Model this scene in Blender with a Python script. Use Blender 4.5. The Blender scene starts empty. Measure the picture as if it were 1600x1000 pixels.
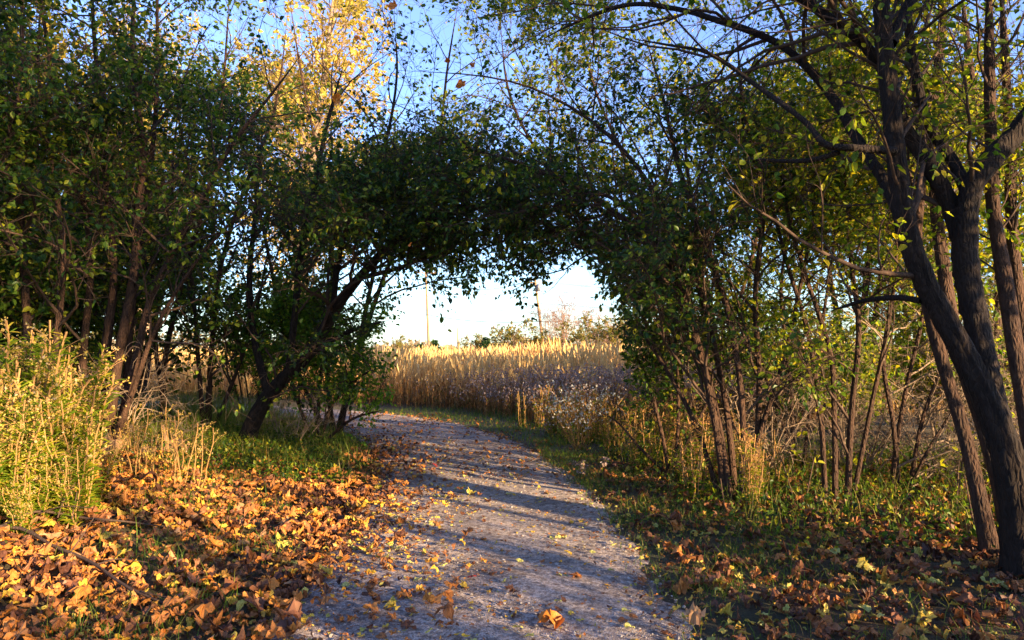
import bpy, math, numpy as np
from mathutils import Vector
rng = np.random.default_rng(11)
C = bpy.context.scene.collection
SC = bpy.context.scene
R = math.radians
U = rng.uniform

# ------------------------------------------------------------------ camera
EYE, FOC, PITCH = 1.6, 1155.0, R(2.2)
cp, sp = math.cos(PITCH), math.sin(PITCH)
cam = bpy.data.cameras.new('camera'); cam.lens = 26; cam.sensor_width = 36; cam.clip_end = 3000
camo = bpy.data.objects.new('camera', cam); C.objects.link(camo)
camo.location = (0, 0, EYE); camo.rotation_euler = (math.pi/2 + PITCH, 0, 0)
SC.camera = camo

def at(x, y, d):
    """the point at distance d ahead that the photograph shows at (x, y)"""
    u, v = (x-800)/FOC, (500-y)/FOC
    fy, fz = cp - v*sp, sp + v*cp
    return (u*d/fy, d, EYE + fz*d/fy)
def seen(P):
    """photograph position of points (N,3)"""
    q = P - np.array([0, 0, EYE])
    dep = q[:, 1]*cp + q[:, 2]*sp
    dep = np.where(dep < .05, .05, dep)
    up = -q[:, 1]*sp + q[:, 2]*cp
    return 800 + FOC*q[:, 0]/dep, 500 - FOC*up/dep

# ------------------------------------------------------------------ ground shape
CL = np.array([[-40, 1.5], [-10, .5], [0, .05], [4, -.15], [7, -.25], [9, -.43], [12, -1.0], [14, -1.75], [15.5, -2.5], [17, -3.7], [18.5, -5.6], [20, -8.6], [22, -14], [24, -22], [26, -34]])
HW = 1.22
def nrm(a): return a/np.maximum(np.linalg.norm(a, axis=-1, keepdims=True), 1e-9)
def catmull(pts, per):
    p = np.asarray(pts, float); p = np.vstack([2*p[0]-p[1], p, 2*p[-1]-p[-2]]); out = []
    for i in range(1, len(p)-2):
        t = np.linspace(0, 1, per, endpoint=False)[:, None]
        a, b, c, d = p[i-1], p[i], p[i+1], p[i+2]
        out.append(.5*((2*b)+(c-a)*t+(2*a-5*b+4*c-d)*t*t+(3*b-a-3*c+d)*t**3))
    out.append(p[-2][None]); return np.vstack(out)
CURVE = catmull(CL[:, ::-1], 12)          # (x, y)
def path_side(X, Y):
    """signed distance to the path's centre line (minus = left of it)"""
    X = np.atleast_1d(np.asarray(X, float)); Y = np.atleast_1d(np.asarray(Y, float))
    out = np.full(X.shape, 1e9); sg = np.ones(X.shape)
    for a, b in zip(CURVE[:-1], CURVE[1:]):
        v = b-a; L = v@v
        t = np.clip(((X-a[0])*v[0]+(Y-a[1])*v[1])/L, 0, 1)
        dx, dy = X-a[0]-t*v[0], Y-a[1]-t*v[1]
        d = np.hypot(dx, dy); m = d < out
        out = np.where(m, d, out); sg = np.where(m, np.sign(dx*v[1]-dy*v[0]), sg)
    return out*np.where(sg == 0, 1, sg)
def sst(a, b, x):
    t = np.clip((x-a)/(b-a), 0, 1); return t*t*(3-2*t)
def wob(X, Y):
    return (np.sin(X*1.7+.6*Y)+np.sin(Y*2.3-X*.9+1.3)+np.sin(X*4.1+Y*3.3)*.5+np.sin(X*9.1-Y*7.3)*.3)/2.8
def height(X, Y):
    X = np.atleast_1d(np.asarray(X, float)); Y = np.atleast_1d(np.asarray(Y, float))
    s = path_side(X, Y); e = np.abs(s)-HW
    near = 1-sst(12, 22, Y)
    z = np.where(s < 0, .30*sst(.1, 3.2, e)*near, .05*sst(0, 2, e))
    return z + wob(X, Y)*.035*sst(0, .8, e) - .03*sst(.15, -.3, e)

# ------------------------------------------------------------------ mesh helpers
class MB:
    def __init__(s): s.v = []; s.q = []; s.t = []; s.qt = []; s.tt = []; s.n = 0
    def add(s, V, quads=None, tris=None, tq=None, tt=None):
        V = np.asarray(V, float).reshape(-1, 3)
        if quads is not None and len(quads):
            quads = np.asarray(quads); s.q.append(quads+s.n); s.qt.append(np.full(len(quads), .5) if tq is None else np.broadcast_to(np.asarray(tq, float), (len(quads),)))
        if tris is not None and len(tris):
            tris = np.asarray(tris); s.t.append(tris+s.n); s.tt.append(np.full(len(tris), .5) if tt is None else np.broadcast_to(np.asarray(tt, float), (len(tris),)))
        s.v.append(V); s.n += len(V)
    def mesh(s, name, mat, smooth=False):
        V = np.vstack(s.v) if s.v else np.zeros((0, 3))
        Q = np.vstack(s.q) if s.q else np.zeros((0, 4), int); T = np.vstack(s.t) if s.t else np.zeros((0, 3), int)
        me = bpy.data.meshes.new(name)
        me.vertices.add(len(V)); me.vertices.foreach_set('co', V.astype(np.float32).ravel())
        nl = Q.size+T.size; me.loops.add(nl)
        me.loops.foreach_set('vertex_index', np.concatenate([Q.ravel(), T.ravel()]).astype(np.int32))
        me.polygons.add(len(Q)+len(T))
        st = np.concatenate([np.arange(len(Q))*4, Q.size+np.arange(len(T))*3]).astype(np.int32)
        me.polygons.foreach_set('loop_start', st)
        me.polygons.foreach_set('use_smooth', np.full(len(Q)+len(T), smooth))
        tint = np.concatenate([*s.qt, *s.tt]) if (s.qt or s.tt) else np.zeros(0)
        at_ = me.attributes.new('tint', 'FLOAT', 'FACE'); at_.data.foreach_set('value', tint.astype(np.float32))
        me.materials.append(mat); me.update(calc_edges=True); me.validate()
        return me
    def build(s, name, mat, parent=None, smooth=False):
        o = bpy.data.objects.new(name, s.mesh(name, mat, smooth)); C.objects.link(o)
        if parent: o.parent = parent
        return o
def tag(o, label=None, cat=None, group=None, kind=None):
    for k, v in (('label', label), ('category', cat), ('group', group), ('kind', kind)):
        if v: o[k] = v
    return o
def thing(name, label, cat, loc=(0, 0, 0), group=None, rz=0, sc=1):
    o = bpy.data.objects.new(name, None); C.objects.link(o); o.empty_display_size = .1
    o.location = loc; o.rotation_euler = (0, 0, rz); o.scale = (sc,)*3
    return tag(o, label, cat, group)
def copy_tree(o, parent=None):
    c = o.copy(); C.objects.link(c); c.parent = parent
    for ch in [x for x in bpy.data.objects if x.parent == o]: copy_tree(ch, c)
    return c
def rot_any(t):
    r = rng.normal(size=t.shape); return nrm(r-(r*t).sum(-1, keepdims=True)*t)

def tubes(mb, P, Rad, sides, tint=.5, rough=0.0, cap=False):
    """N tubes at once along polylines P (N,K,3) with radii (N,K)"""
    P = np.asarray(P, float); N, K = P.shape[:2]
    if N == 0: return
    T = nrm(np.gradient(P, axis=1))
    ref = rot_any(nrm(P[:, -1]-P[:, 0]))[:, None, :]
    a = nrm(ref-(ref*T).sum(-1, keepdims=True)*T); b = np.cross(T, a)
    ang = np.arange(sides)*2*math.pi/sides
    rr = Rad[..., None]*np.ones(sides)
    if rough: rr = rr*(1+rough*rng.normal(size=(N, 1, sides))*.6+rough*rng.normal(size=rr.shape)*.5)
    V = P[:, :, None, :]+rr[..., None]*(a[:, :, None, :]*np.cos(ang)[:, None]+b[:, :, None, :]*np.sin(ang)[:, None])
    i, j = np.meshgrid(np.arange(K-1), np.arange(sides), indexing='ij')
    q = np.stack([i*sides+j, i*sides+(j+1) % sides, (i+1)*sides+(j+1) % sides, (i+1)*sides+j], -1).reshape(-1, 4)
    Q = (q[None]+(np.arange(N)*K*sides)[:, None, None]).reshape(-1, 4)
    tq = np.repeat(np.broadcast_to(tint, (N,)), len(q))
    mb.add(V, Q, tq=tq)
    if cap:
        for n in range(N):
            c = P[n, [0, -1]]; o = n*K*sides
            vv = np.vstack([V[n, 0], c[:1], V[n, -1], c[1:]]); k = np.arange(sides); k2 = (k+1) % sides
            mb.add(vv, tris=np.vstack([np.stack([k2, k, 0*k+sides], 1), np.stack([sides+1+k, sides+1+k2, 0*k+2*sides+1], 1)]))

def resample(pts, K, cols=3):
    c = catmull(pts, 10); L = np.concatenate([[0], np.cumsum(np.linalg.norm(np.diff(c[:, :3], axis=0), axis=1))])
    t = np.linspace(0, L[-1], K)
    return np.stack([np.interp(t, L, c[:, i]) for i in range(c.shape[1])], 1)
def traced(pts, K=26):
    """a stem from the photograph's (x, y, distance, width) -> points and radii"""
    p = np.array([[*at(x, y, d), w*d/FOC/2] for x, y, d, w in pts]); c = resample(p, K)
    return c[:, :3], np.maximum(c[:, 3]*np.clip((1-np.linspace(0, 1, K))/.14, .2, 1), .0025)

def grow(P, Rd, n, length, t0=.2, t1=1., ang=(40, 75), up=.2, bias=(0, 0, 0), wander=.18, droop=0., K=6, rk=.55, rmin=.0025, taper=.25, shrink=.4, rpl=.013):
    """n children for a set of parent polylines"""
    P = np.asarray(P); N, k = P.shape[:2]
    if N == 0 or n == 0: return np.zeros((0, K, 3)), np.zeros((0, K))
    seg = np.linalg.norm(np.diff(P, axis=1), axis=-1).sum(1); idx = rng.choice(N, n, p=seg/seg.sum())
    t = t0+(t1-t0)*U(0, 1, n)**.7; f = t*(k-1); i = np.minimum(f.astype(int), k-2); w = (f-i)[:, None]
    p = P[idx, i]*(1-w)+P[idx, i+1]*w; tan = nrm(P[idx, i+1]-P[idx, i]); r = Rd[idx, i]*(1-w[:, 0])+Rd[idx, i+1]*w[:, 0]
    a = np.radians(U(ang[0], ang[1], n))[:, None]
    d = nrm(tan*np.cos(a)+rot_any(tan)*np.sin(a)+np.array([0, 0, up])+np.array(bias))
    L = length*U(.45, 1.25, n)*(1-shrink*t**2)
    out = [p]; step = (L/(K-1))[:, None]
    for j in range(K-1):
        d = nrm(d+wander*rng.normal(size=(n, 3))+np.array([0, 0, -droop]))
        p = p+d*step; out.append(p)
    r0 = np.maximum(np.minimum(r*rk, L*rpl), rmin)
    return np.stack(out, 1), r0[:, None]*np.linspace(1, taper, K)[None]

LEAF = {  # outline in (side, along, fold) with two quads
 'ovate': (np.array([[0, 0, 0], [-.30, .28, .10], [-.26, .66, .09], [0, 1, -.06], [.26, .66, .09], [.30, .28, .10]]), np.array([[0, 3, 2, 1], [0, 5, 4, 3]])),
 'lance': (np.array([[0, 0, 0], [-.09, .3, .03], [-.07, .7, .0], [0, 1, -.10], [.07, .7, .0], [.09, .3, .03]]), np.array([[0, 3, 2, 1], [0, 5, 4, 3]])),
 'diamond': (np.array([[0, 0, 0], [-.36, .5, .08], [0, 1, 0], [.36, .5, .08]]), np.array([[0, 3, 2, 1]])),
}
def leaves(mb, P, A, Nn, size, shape='ovate', tint=None):
    V0, F0 = LEAF[shape]; n = len(P)
    if n == 0: return
    A = nrm(A); S = nrm(np.cross(A, Nn)); Z = np.cross(S, A)
    V = P[:, None, :]+size[:, None, None]*(S[:, None, :]*V0[None, :, :1]+A[:, None, :]*V0[None, :, 1:2]+Z[:, None, :]*V0[None, :, 2:3])
    Q = (F0[None]+(np.arange(n)*len(V0))[:, None, None]).reshape(-1, 4)
    mb.add(V, Q, tq=np.repeat(U(0, 1, n) if tint is None else tint, len(F0)))

# ------------------------------------------------------------------ where the tunnel of trees is open
YB_X = [540, 585, 610, 640, 670, 700, 740, 790, 830, 870, 900, 930, 955, 975, 1000]
YB_Y = [690, 560, 505, 478, 462, 452, 460, 470, 452, 430, 425, 455, 470, 545, 700]
THIN = [(700, 60, 50, 60, .45), (540, 60, 70, 70, .4), (1080, 40, 110, 40, .5), (650, 130, 40, 40, .6), (110, 60, 60, 40, .5), (1180, 90, 60, 60, .6), (740, 120, 40, 40, .6), (1560, 40, 60, 60, .4), (350, 40, 70, 45, .5), (300, 628, 80, 40, .2), (160, 470, 120, 90, .42), (560, 600, 50, 50, .8), (1290, 430, 90, 60, .6), (1400, 520, 100, 60, .6), (230, 230, 70, 50, .6), (450, 220, 50, 40, .6), (830, 190, 70, 40, .6), (1000, 240, 50, 40, .55), (1100, 270, 60, 40, .6), (1170, 400, 50, 50, .5), (560, 440, 40, 40, .4), (940, 330, 60, 25, .6), (1260, 690, 190, 60, .35), (1430, 620, 80, 80, .45), (480, 60, 80, 80, .4), (590, 140, 60, 50, .5), (1120, 640, 60, 80, .4), (60, 380, 50, 60, .5),  (400, 380, 60, 50, .6), (930, 130, 120, 60, .65)]
def keep(P, soft=18, dmax=17):
    x, y = seen(P); n = len(P)
    yb = np.interp(x, YB_X, YB_Y)+rng.normal(size=n)*soft*1.3+20*np.sin(x*.047)+13*np.sin(x*.121+1)
    hole = (x > np.where(y > 548, 618, 585)+rng.normal(size=n)*7) & (x < 975) & (y > yb) & (y < 700)
    spray = (x > 690) & (x < 845) & (y < yb+55) & (np.sin(x*.11)+np.sin(x*.047+1) > .1)
    hole &= ~(spray & (U(0, 1, n) < .55))
    lane = (y > 655) & (x > np.interp(y, [650, 690, 720, 1000], [575, 610, 560, 300])) & (x < np.interp(y, [650, 700, 740, 800, 900, 1000], [850, 900, 960, 1090, 1300, 1500]))
    p = np.ones(n)
    for cx, cy, sx, sy, k in THIN: p *= 1-(1-k)*np.exp(-((x-cx)/sx)**2/2-((y-cy)/sy)**2/2)
    ok = ~(hole | lane) & (U(0, 1, n) < p)
    ok |= P[:, 1] > dmax
    return ok & (P[:, 2] > .05) & ~((P[:, 1] < 3.0) & (P[:, 1] > -1.) & (np.abs(P[:, 0]) < 2.0) & (P[:, 2] < 3.2))

def foliate(root, stems, mats, n1=30, l1=2.2, n2=120, l2=.9, n3=900, l3=.4, nl=6, size=.065, t0=.2, up=.25, bias=(0, 0, 0), droop=.02, shape='ovate', prune=True,
            tint=(0, 1), parts=('branchwork', 'crown'), sides=4, ang=(35, 75), t1=1., wander=.16, hang=.35, extra=None, tw=.0022):
    bark, leafm = mats
    P = np.stack([s[0] for s in stems]); Rd = np.stack([s[1] for s in stems])
    b1, r1 = grow(P, Rd, n1, l1, t0, t1, ang, up, bias, wander, droop, 8)
    if prune:
        k = keep(b1[:, -1]) | (U(0, 1, len(b1)) < .10); k &= keep(b1[:, 4]) | (U(0, 1, len(b1)) < .15); b1, r1 = b1[k], r1[k]
    b2, r2 = grow(b1, r1, n2, l2, .15, 1, (30, 70), up*.5, (0, 0, 0), wander, droop, 6)
    if prune: k = keep(b2[:, -1]) | (U(0, 1, len(b2)) < .06); b2, r2 = b2[k], r2[k]
    # twigs come off branches of both orders
    b3a, r3a = grow(b2, r2, int(n3*.75), l3, .1, 1, (25, 70), up*.3, (0, 0, 0), .2, droop, 4, rmin=tw, rk=.6, rpl=.008)
    b3b, r3b = grow(b1, r1, n3-int(n3*.75), l3, .25, 1, (25, 70), up*.3, (0, 0, 0), .2, droop, 4, rmin=tw, rk=.6, rpl=.008)
    b3 = np.concatenate([b3a, b3b]); r3 = np.concatenate([r3a, r3b])
    if prune: k = keep(b3[:, -1]); b3, r3 = b3[k], r3[k]
    mb = MB(); tubes(mb, b1, r1, max(sides, 5), U(0, 1, len(b1)), .08); tubes(mb, b2, r2, sides, U(0, 1, len(b2))); tubes(mb, b3, r3, 3, U(0, 1, len(b3)))
    mb.build(parts[0], bark, root, True)
    n = len(b3)*nl
    if n:
        i = np.repeat(np.arange(len(b3)), nl); t = U(.1, 1, n)*3; j = np.minimum(t.astype(int), 2); w = (t-j)[:, None]
        cl = np.repeat(U(0, 1, len(b3)) < .62, nl); i, j, w = i[cl], j[cl], w[cl]
        p = b3[i, j]*(1-w)+b3[i, j+1]*w; tg = nrm(b3[i, j+1]-b3[i, j])
        if prune: k = keep(p, 26); p, tg = p[k], tg[k]
        n = len(p)
        A = nrm(tg*.6+rot_any(tg)*U(.3, 1.1, n)[:, None]+np.array([0, 0, -hang])); Nn = nrm(rng.normal(size=(n, 3))*.75+np.array([0, 0, .9]))
        lm = MB(); leaves(lm, p+A*.01, A, Nn, size*U(.55, 1.3, n), shape, tint[0]+(tint[1]-tint[0])*U(0, 1, n))
        if extra: extra(lm)
        lm.build(parts[1], leafm, root)
    return b1, b2, b3

# ------------------------------------------------------------------ materials
def new_mat(name):
    m = bpy.data.materials.new(name); m.use_nodes = True; nt = m.node_tree; nt.nodes.clear()
    o = nt.nodes.new('ShaderNodeOutputMaterial'); return m, nt, o
def ramp(nt, cols):
    r = nt.nodes.new('ShaderNodeValToRGB'); e = r.color_ramp.elements
    while len(e) < len(cols): e.new(.5)
    for k, c in enumerate(cols): e[k].position = c[0]; e[k].color = (*c[1], 1)
    return r
def node(nt, t, **kw):
    n = nt.nodes.new(t)
    for k, v in kw.items():
        if k in n.inputs: n.inputs[k].default_value = v
        else: setattr(n, k, v)
    return n
def leaf_mat(name, cols, trans=.45, rough=.45, spec=.4, tr_gain=1.5, tr_tint=(1., 1., .5), noise=True):
    m, nt, o = new_mat(name); L = nt.links.new
    a = node(nt, 'ShaderNodeAttribute', attribute_name='tint'); r = ramp(nt, cols); L(a.outputs['Fac'], r.inputs[0])
    col = r.outputs[0]
    if noise:
        nz = node(nt, 'ShaderNodeTexNoise', Scale=45., Detail=3.); tc = node(nt, 'ShaderNodeTexCoord'); L(tc.outputs['Object'], nz.inputs['Vector'])
        mr = node(nt, 'ShaderNodeMapRange'); mr.inputs[3].default_value = .5; mr.inputs[4].default_value = 1.5; L(nz.outputs[0], mr.inputs[0])
        mx = node(nt, 'ShaderNodeVectorMath', operation='SCALE'); L(col, mx.inputs[0]); L(mr.outputs[0], mx.inputs['Scale']); col = mx.outputs[0]
    p = node(nt, 'ShaderNodeBsdfPrincipled', Roughness=rough); p.inputs['Specular IOR Level'].default_value = spec; L(col, p.inputs['Base Color'])
    t = node(nt, 'ShaderNodeBsdfTranslucent'); g = node(nt, 'ShaderNodeVectorMath', operation='MULTIPLY'); g.inputs[1].default_value = [tr_gain*c for c in tr_tint]
    L(col, g.inputs[0]); L(g.outputs[0], t.inputs[0])
    mx = node(nt, 'ShaderNodeMixShader'); mx.inputs[0].default_value = trans; L(p.outputs[0], mx.inputs[1]); L(t.outputs[0], mx.inputs[2]); L(mx.outputs[0], o.inputs[0])
    return m
def bark_mat(name, c0, c1, scale=9., bump=.6, stretch=.18):
    m, nt, o = new_mat(name); L = nt.links.new
    tc = node(nt, 'ShaderNodeTexCoord'); mp = node(nt, 'ShaderNodeMapping'); mp.inputs['Scale'].default_value = (1, 1, stretch); L(tc.outputs['Object'], mp.inputs[0])
    nz = node(nt, 'ShaderNodeTexNoise', Scale=scale*3, Detail=6., Roughness=.65); L(mp.outputs[0], nz.inputs['Vector'])
    vo = node(nt, 'ShaderNodeTexVoronoi', Scale=scale*4); vo.feature = 'DISTANCE_TO_EDGE'; L(mp.outputs[0], vo.inputs['Vector'])
    n2 = node(nt, 'ShaderNodeTexNoise', Scale=2.3, Detail=2.); L(tc.outputs['Object'], n2.inputs['Vector'])
    ad = node(nt, 'ShaderNodeMath', operation='MULTIPLY_ADD'); L(nz.outputs[0], ad.inputs[0]); ad.inputs[1].default_value = .75; 
    m2 = node(nt, 'ShaderNodeMath', operation='MULTIPLY'); L(n2.outputs[0], m2.inputs[0]); m2.inputs[1].default_value = .3; L(m2.outputs[0], ad.inputs[2])
    r = ramp(nt, [(.3, c0), (.55, tuple((a+b)/2 for a, b in zip(c0, c1))), (.8, c1)]); L(ad.outputs[0], r.inputs[0])
    hs = node(nt, 'ShaderNodeMath', operation='MULTIPLY_ADD'); L(vo.outputs[0], hs.inputs[0]); hs.inputs[1].default_value = 1.5; L(nz.outputs[0], hs.inputs[2])
    bp = node(nt, 'ShaderNodeBump', Strength=bump, Distance=.02); L(hs.outputs[0], bp.inputs['Height'])
    p = node(nt, 'ShaderNodeBsdfPrincipled', Roughness=.85); p.inputs['Specular IOR Level'].default_value = .25; L(r.outputs[0], p.inputs['Base Color']); L(bp.outputs[0], p.inputs['Normal']); L(p.outputs[0], o.inputs[0])
    return m
def plain(name, col, rough=.7, metal=0):
    m, nt, o = new_mat(name); p = node(nt, 'ShaderNodeBsdfPrincipled', Roughness=rough, Metallic=metal)
    nz = node(nt, 'ShaderNodeTexNoise', Scale=14., Detail=4.); r = ramp(nt, [(.3, tuple(c*.7 for c in col)), (.7, tuple(min(1, c*1.2) for c in col))]); nt.links.new(nz.outputs[0], r.inputs[0])
    nt.links.new(r.outputs[0], p.inputs['Base Color']); nt.links.new(p.outputs[0], o.inputs[0]); return m

G_BUCK = leaf_mat('buckthorn leaf', [(0, (.010, .030, .007)), (.4, (.040, .090, .010)), (.72, (.10, .16, .013)), (1, (.32, .29, .016))], .45, .45, .25, 1.7)
G_ARCH = leaf_mat('arch leaf', [(0, (.008, .024, .007)), (.5, (.034, .080, .010)), (.8, (.09, .15, .013)), (1, (.28, .26, .016))], .42, .42, .28, 1.7)
G_RIGHT = leaf_mat('yellowing leaf', [(0, (.030, .075, .008)), (.4, (.10, .16, .012)), (.75, (.26, .28, .015)), (1, (.50, .38, .02))], .5, .5, .2, 1.8)
G_GOLD = leaf_mat('golden leaf', [(0, (.26, .22, .03)), (.5, (.50, .37, .06)), (.85, (.66, .48, .13)), (1, (.55, .30, .06))], .45, .55, .2)
G_OLIVE = leaf_mat('olive leaf', [(0, (.05, .07, .012)), (.5, (.13, .13, .016)), (1, (.40, .27, .03))], .5, .5, .25)
G_BRIGHT = leaf_mat('bright bush leaf', [(0, (.06, .15, .014)), (.6, (.12, .24, .018)), (1, (.30, .34, .025))], .5, .5, .2, 1.7)  # albedo raised to make up for the sun that misses this bush
G_SHADE = leaf_mat('shade tree leaf', [(0, (.03, .06, .012)), (1, (.12, .12, .02))], .12, .5, .2, 1.)
G_WEED = leaf_mat('weed leaf', [(0, (.09, .16, .012)), (.5, (.18, .26, .016)), (.85, (.42, .41, .025)), (1, (.55, .36, .06))], .55, .6, .2)
G_GRASS = leaf_mat('grass blade', [(0, (.05, .12, .012)), (.55, (.12, .19, .018)), (.85, (.22, .20, .04)), (1, (.36, .27, .10))], .4, .55, .25)
G_REED = leaf_mat('dry reed', [(0, (.42, .23, .08)), (.4, (.68, .43, .16)), (.8, (.80, .57, .25)), (1, (.44, .20, .05))], .35, .7, .15, 1.2, (1, .9, .7))
G_FORB = leaf_mat('dried forb', [(0, (.20, .085, .03)), (.35, (.36, .18, .06)), (.7, (.48, .29, .12)), (1, (.10, .11, .03))], .25, .8, .1, 1., (1, .9, .8))
G_FLUFF = leaf_mat('seed fluff', [(0, (.19, .125, .10)), (.6, (.33, .235, .205)), (1, (.50, .41, .37))], .4, .9, .05, 1., (1, 1, 1))
G_WHITE = leaf_mat('white blossom', [(0, (.36, .35, .31)), (1, (.62, .61, .57))], .3, .8, .1, 1., (1, 1, 1))
G_SHRUB = leaf_mat('far shrub leaf', [(0, (.07, .09, .02)), (.5, (.17, .16, .03)), (1, (.32, .22, .04))], .35, .6, .15)
G_FIR = leaf_mat('evergreen needle', [(0, (.02, .05, .02)), (1, (.05, .10, .025))], .15, .6, .2)
M_LITTER = leaf_mat('fallen leaf', [(0, (.055, .022, .013)), (.25, (.16, .060, .024)), (.45, (.34, .130, .036)), (.65, (.54, .22, .05)), (.8, (.50, .17, .03)), (.9, (.60, .38, .04)), (1, (.38, .36, .08))], .18, .55, .35, 1.2, (1, .7, .4))
B_DARK = bark_mat('dark bark', (.006, .004, .003), (.036, .021, .014), 9, 1., .3)
B_BUCK = bark_mat('buckthorn bark', (.012, .007, .005), (.105, .052, .030), 10, .9, .35)
B_TWIG = bark_mat('twig bark', (.03, .018, .013), (.12, .07, .045), 14, .2)
B_PALE = bark_mat('pale bark', (.14, .09, .06), (.38, .27, .18), 10, .5)
B_BARE = bark_mat('bare twig bark', (.20, .11, .075), (.36, .21, .14), 10, .2)
M_WOOD = bark_mat('weathered wood', (.17, .09, .045), (.42, .25, .13), 6, .5)
M_POLE = bark_mat('pole wood', (.25, .15, .08), (.42, .27, .15), 3, .3, .05)
M_WIRE = plain('wire', (.03, .03, .035), .5); M_METAL = plain('grey metal', (.2, .2, .22), .5, .5); M_CERAMIC = plain('ceramic', (.25, .2, .18), .3)

def ground_mat():
    m, nt, o = new_mat('woodland soil'); L = nt.links.new
    tc = node(nt, 'ShaderNodeTexCoord'); n1 = node(nt, 'ShaderNodeTexNoise', Scale=1.1, Detail=5.); n2 = node(nt, 'ShaderNodeTexNoise', Scale=34., Detail=6., Roughness=.7)
    for n in (n1, n2): L(tc.outputs['Object'], n.inputs['Vector'])
    r1 = ramp(nt, [(.35, (.050, .050, .016)), (.55, (.085, .062, .026)), (.7, (.13, .075, .036))]); L(n1.outputs[0], r1.inputs[0])
    r2 = ramp(nt, [(.3, (.35, .35, .35)), (.7, (1.5, 1.4, 1.3))]); L(n2.outputs[0], r2.inputs[0])
    mx = node(nt, 'ShaderNodeMix', data_type='RGBA', blend_type='MULTIPLY'); mx.inputs[0].default_value = 1; L(r1.outputs[0], mx.inputs[6]); L(r2.outputs[0], mx.inputs[7])
    bp = node(nt, 'ShaderNodeBump', Strength=.9, Distance=.04); L(n2.outputs[0], bp.inputs['Height'])
    p = node(nt, 'ShaderNodeBsdfPrincipled', Roughness=.95); L(mx.outputs[2], p.inputs['Base Color']); L(bp.outputs[0], p.inputs['Normal']); L(p.outputs[0], o.inputs[0]); return m
def gravel_mat():
    m, nt, o = new_mat('crushed gravel'); L = nt.links.new
    tc = node(nt, 'ShaderNodeTexCoord'); v = node(nt, 'ShaderNodeTexVoronoi', Scale=110.); v2 = node(nt, 'ShaderNodeTexVoronoi', Scale=150.); n1 = node(nt, 'ShaderNodeTexNoise', Scale=1.6, Detail=6., Roughness=.6); n2 = node(nt, 'ShaderNodeTexNoise', Scale=22., Detail=5.)
    for n in (v, v2, n1, n2): L(tc.outputs['Object'], n.inputs['Vector'])
    r = ramp(nt, [(0, (.29, .22, .185)), (.45, (.47, .38, .325)), (.8, (.60, .50, .43)), (1, (.74, .64, .56))]); sp_ = node(nt, 'ShaderNodeSeparateColor'); L(v.outputs['Color'], sp_.inputs[0]); L(sp_.outputs[0], r.inputs[0])
    r1 = ramp(nt, [(.3, (.52, .49, .47)), (.5, (.92, .90, .88)), (.68, (1.25, 1.2, 1.14))]); L(n1.outputs[0], r1.inputs[0])
    mx = node(nt, 'ShaderNodeMix', data_type='RGBA', blend_type='MULTIPLY'); mx.inputs[0].default_value = 1; L(r.outputs[0], mx.inputs[6]); L(r1.outputs[0], mx.inputs[7])
    r3 = ramp(nt, [(.38, (.55, .52, .50)), (.6, (1.1, 1.1, 1.1))]); L(n2.outputs[0], r3.inputs[0])
    m3 = node(nt, 'ShaderNodeMix', data_type='RGBA', blend_type='MULTIPLY'); m3.inputs[0].default_value = 1; L(mx.outputs[2], m3.inputs[6]); L(r3.outputs[0], m3.inputs[7])
    ad = node(nt, 'ShaderNodeMath', operation='ADD'); L(v.outputs[0], ad.inputs[0]); L(v2.outputs[0], ad.inputs[1])
    bp = node(nt, 'ShaderNodeBump', Strength=.8, Distance=.012, invert=True); L(ad.outputs[0], bp.inputs['Height'])
    b2 = node(nt, 'ShaderNodeBump', Strength=.5, Distance=.03); L(n2.outputs[0], b2.inputs['Height']); L(bp.outputs[0], b2.inputs['Normal'])
    p = node(nt, 'ShaderNodeBsdfPrincipled', Roughness=.9); p.inputs['Specular IOR Level'].default_value = .2; L(m3.outputs[2], p.inputs['Base Color']); L(b2.outputs[0], p.inputs['Normal']); L(p.outputs[0], o.inputs[0]); return m
M_SOIL, M_GRAVEL = ground_mat(), gravel_mat()

# ------------------------------------------------------------------ light
SUN_AZ, SUN_EL = 131, 12.5
w = bpy.data.worlds.new('World'); SC.world = w; w.use_nodes = True; nt = w.node_tree
sk = nt.nodes.new('ShaderNodeTexSky'); sk.sky_type = 'NISHITA'; sk.sun_disc = False; sk.sun_elevation = R(SUN_EL); sk.sun_rotation = R(SUN_AZ); sk.dust_density = .6; sk.ozone_density = 5.0; sk.air_density = 1.1
hs = nt.nodes.new('ShaderNodeHueSaturation'); hs.inputs['Saturation'].default_value = .95; hs.inputs['Hue'].default_value = .518
nt.links.new(sk.outputs[0], hs.inputs['Color']); nt.links.new(hs.outputs[0], nt.nodes['Background'].inputs[0]); nt.nodes['Background'].inputs[1].default_value = .14
sl = bpy.data.lights.new('sun', 'SUN'); sl.energy = 5; sl.angle = R(.6); sl.color = (1, .74, .42)
so = bpy.data.objects.new('sun', sl); C.objects.link(so)
TOSUN = Vector((math.sin(R(SUN_AZ))*math.cos(R(SUN_EL)), math.cos(R(SUN_AZ))*math.cos(R(SUN_EL)), math.sin(R(SUN_EL))))
so.rotation_euler = TOSUN.to_track_quat('Z', 'Y').to_euler()
SC.view_settings.view_transform = 'Standard'; SC.view_settings.look = 'None'; SC.view_settings.exposure = 2.05; SC.view_settings.gamma = 1
SC.render.engine = 'CYCLES'
cy = SC.cycles; cy.max_bounces = 6; cy.diffuse_bounces = 3; cy.glossy_bounces = 2; cy.transmission_bounces = 4; cy.use_denoising = True; cy.sample_clamp_indirect = 6; cy.caustics_reflective = False; cy.caustics_refractive = False

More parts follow.
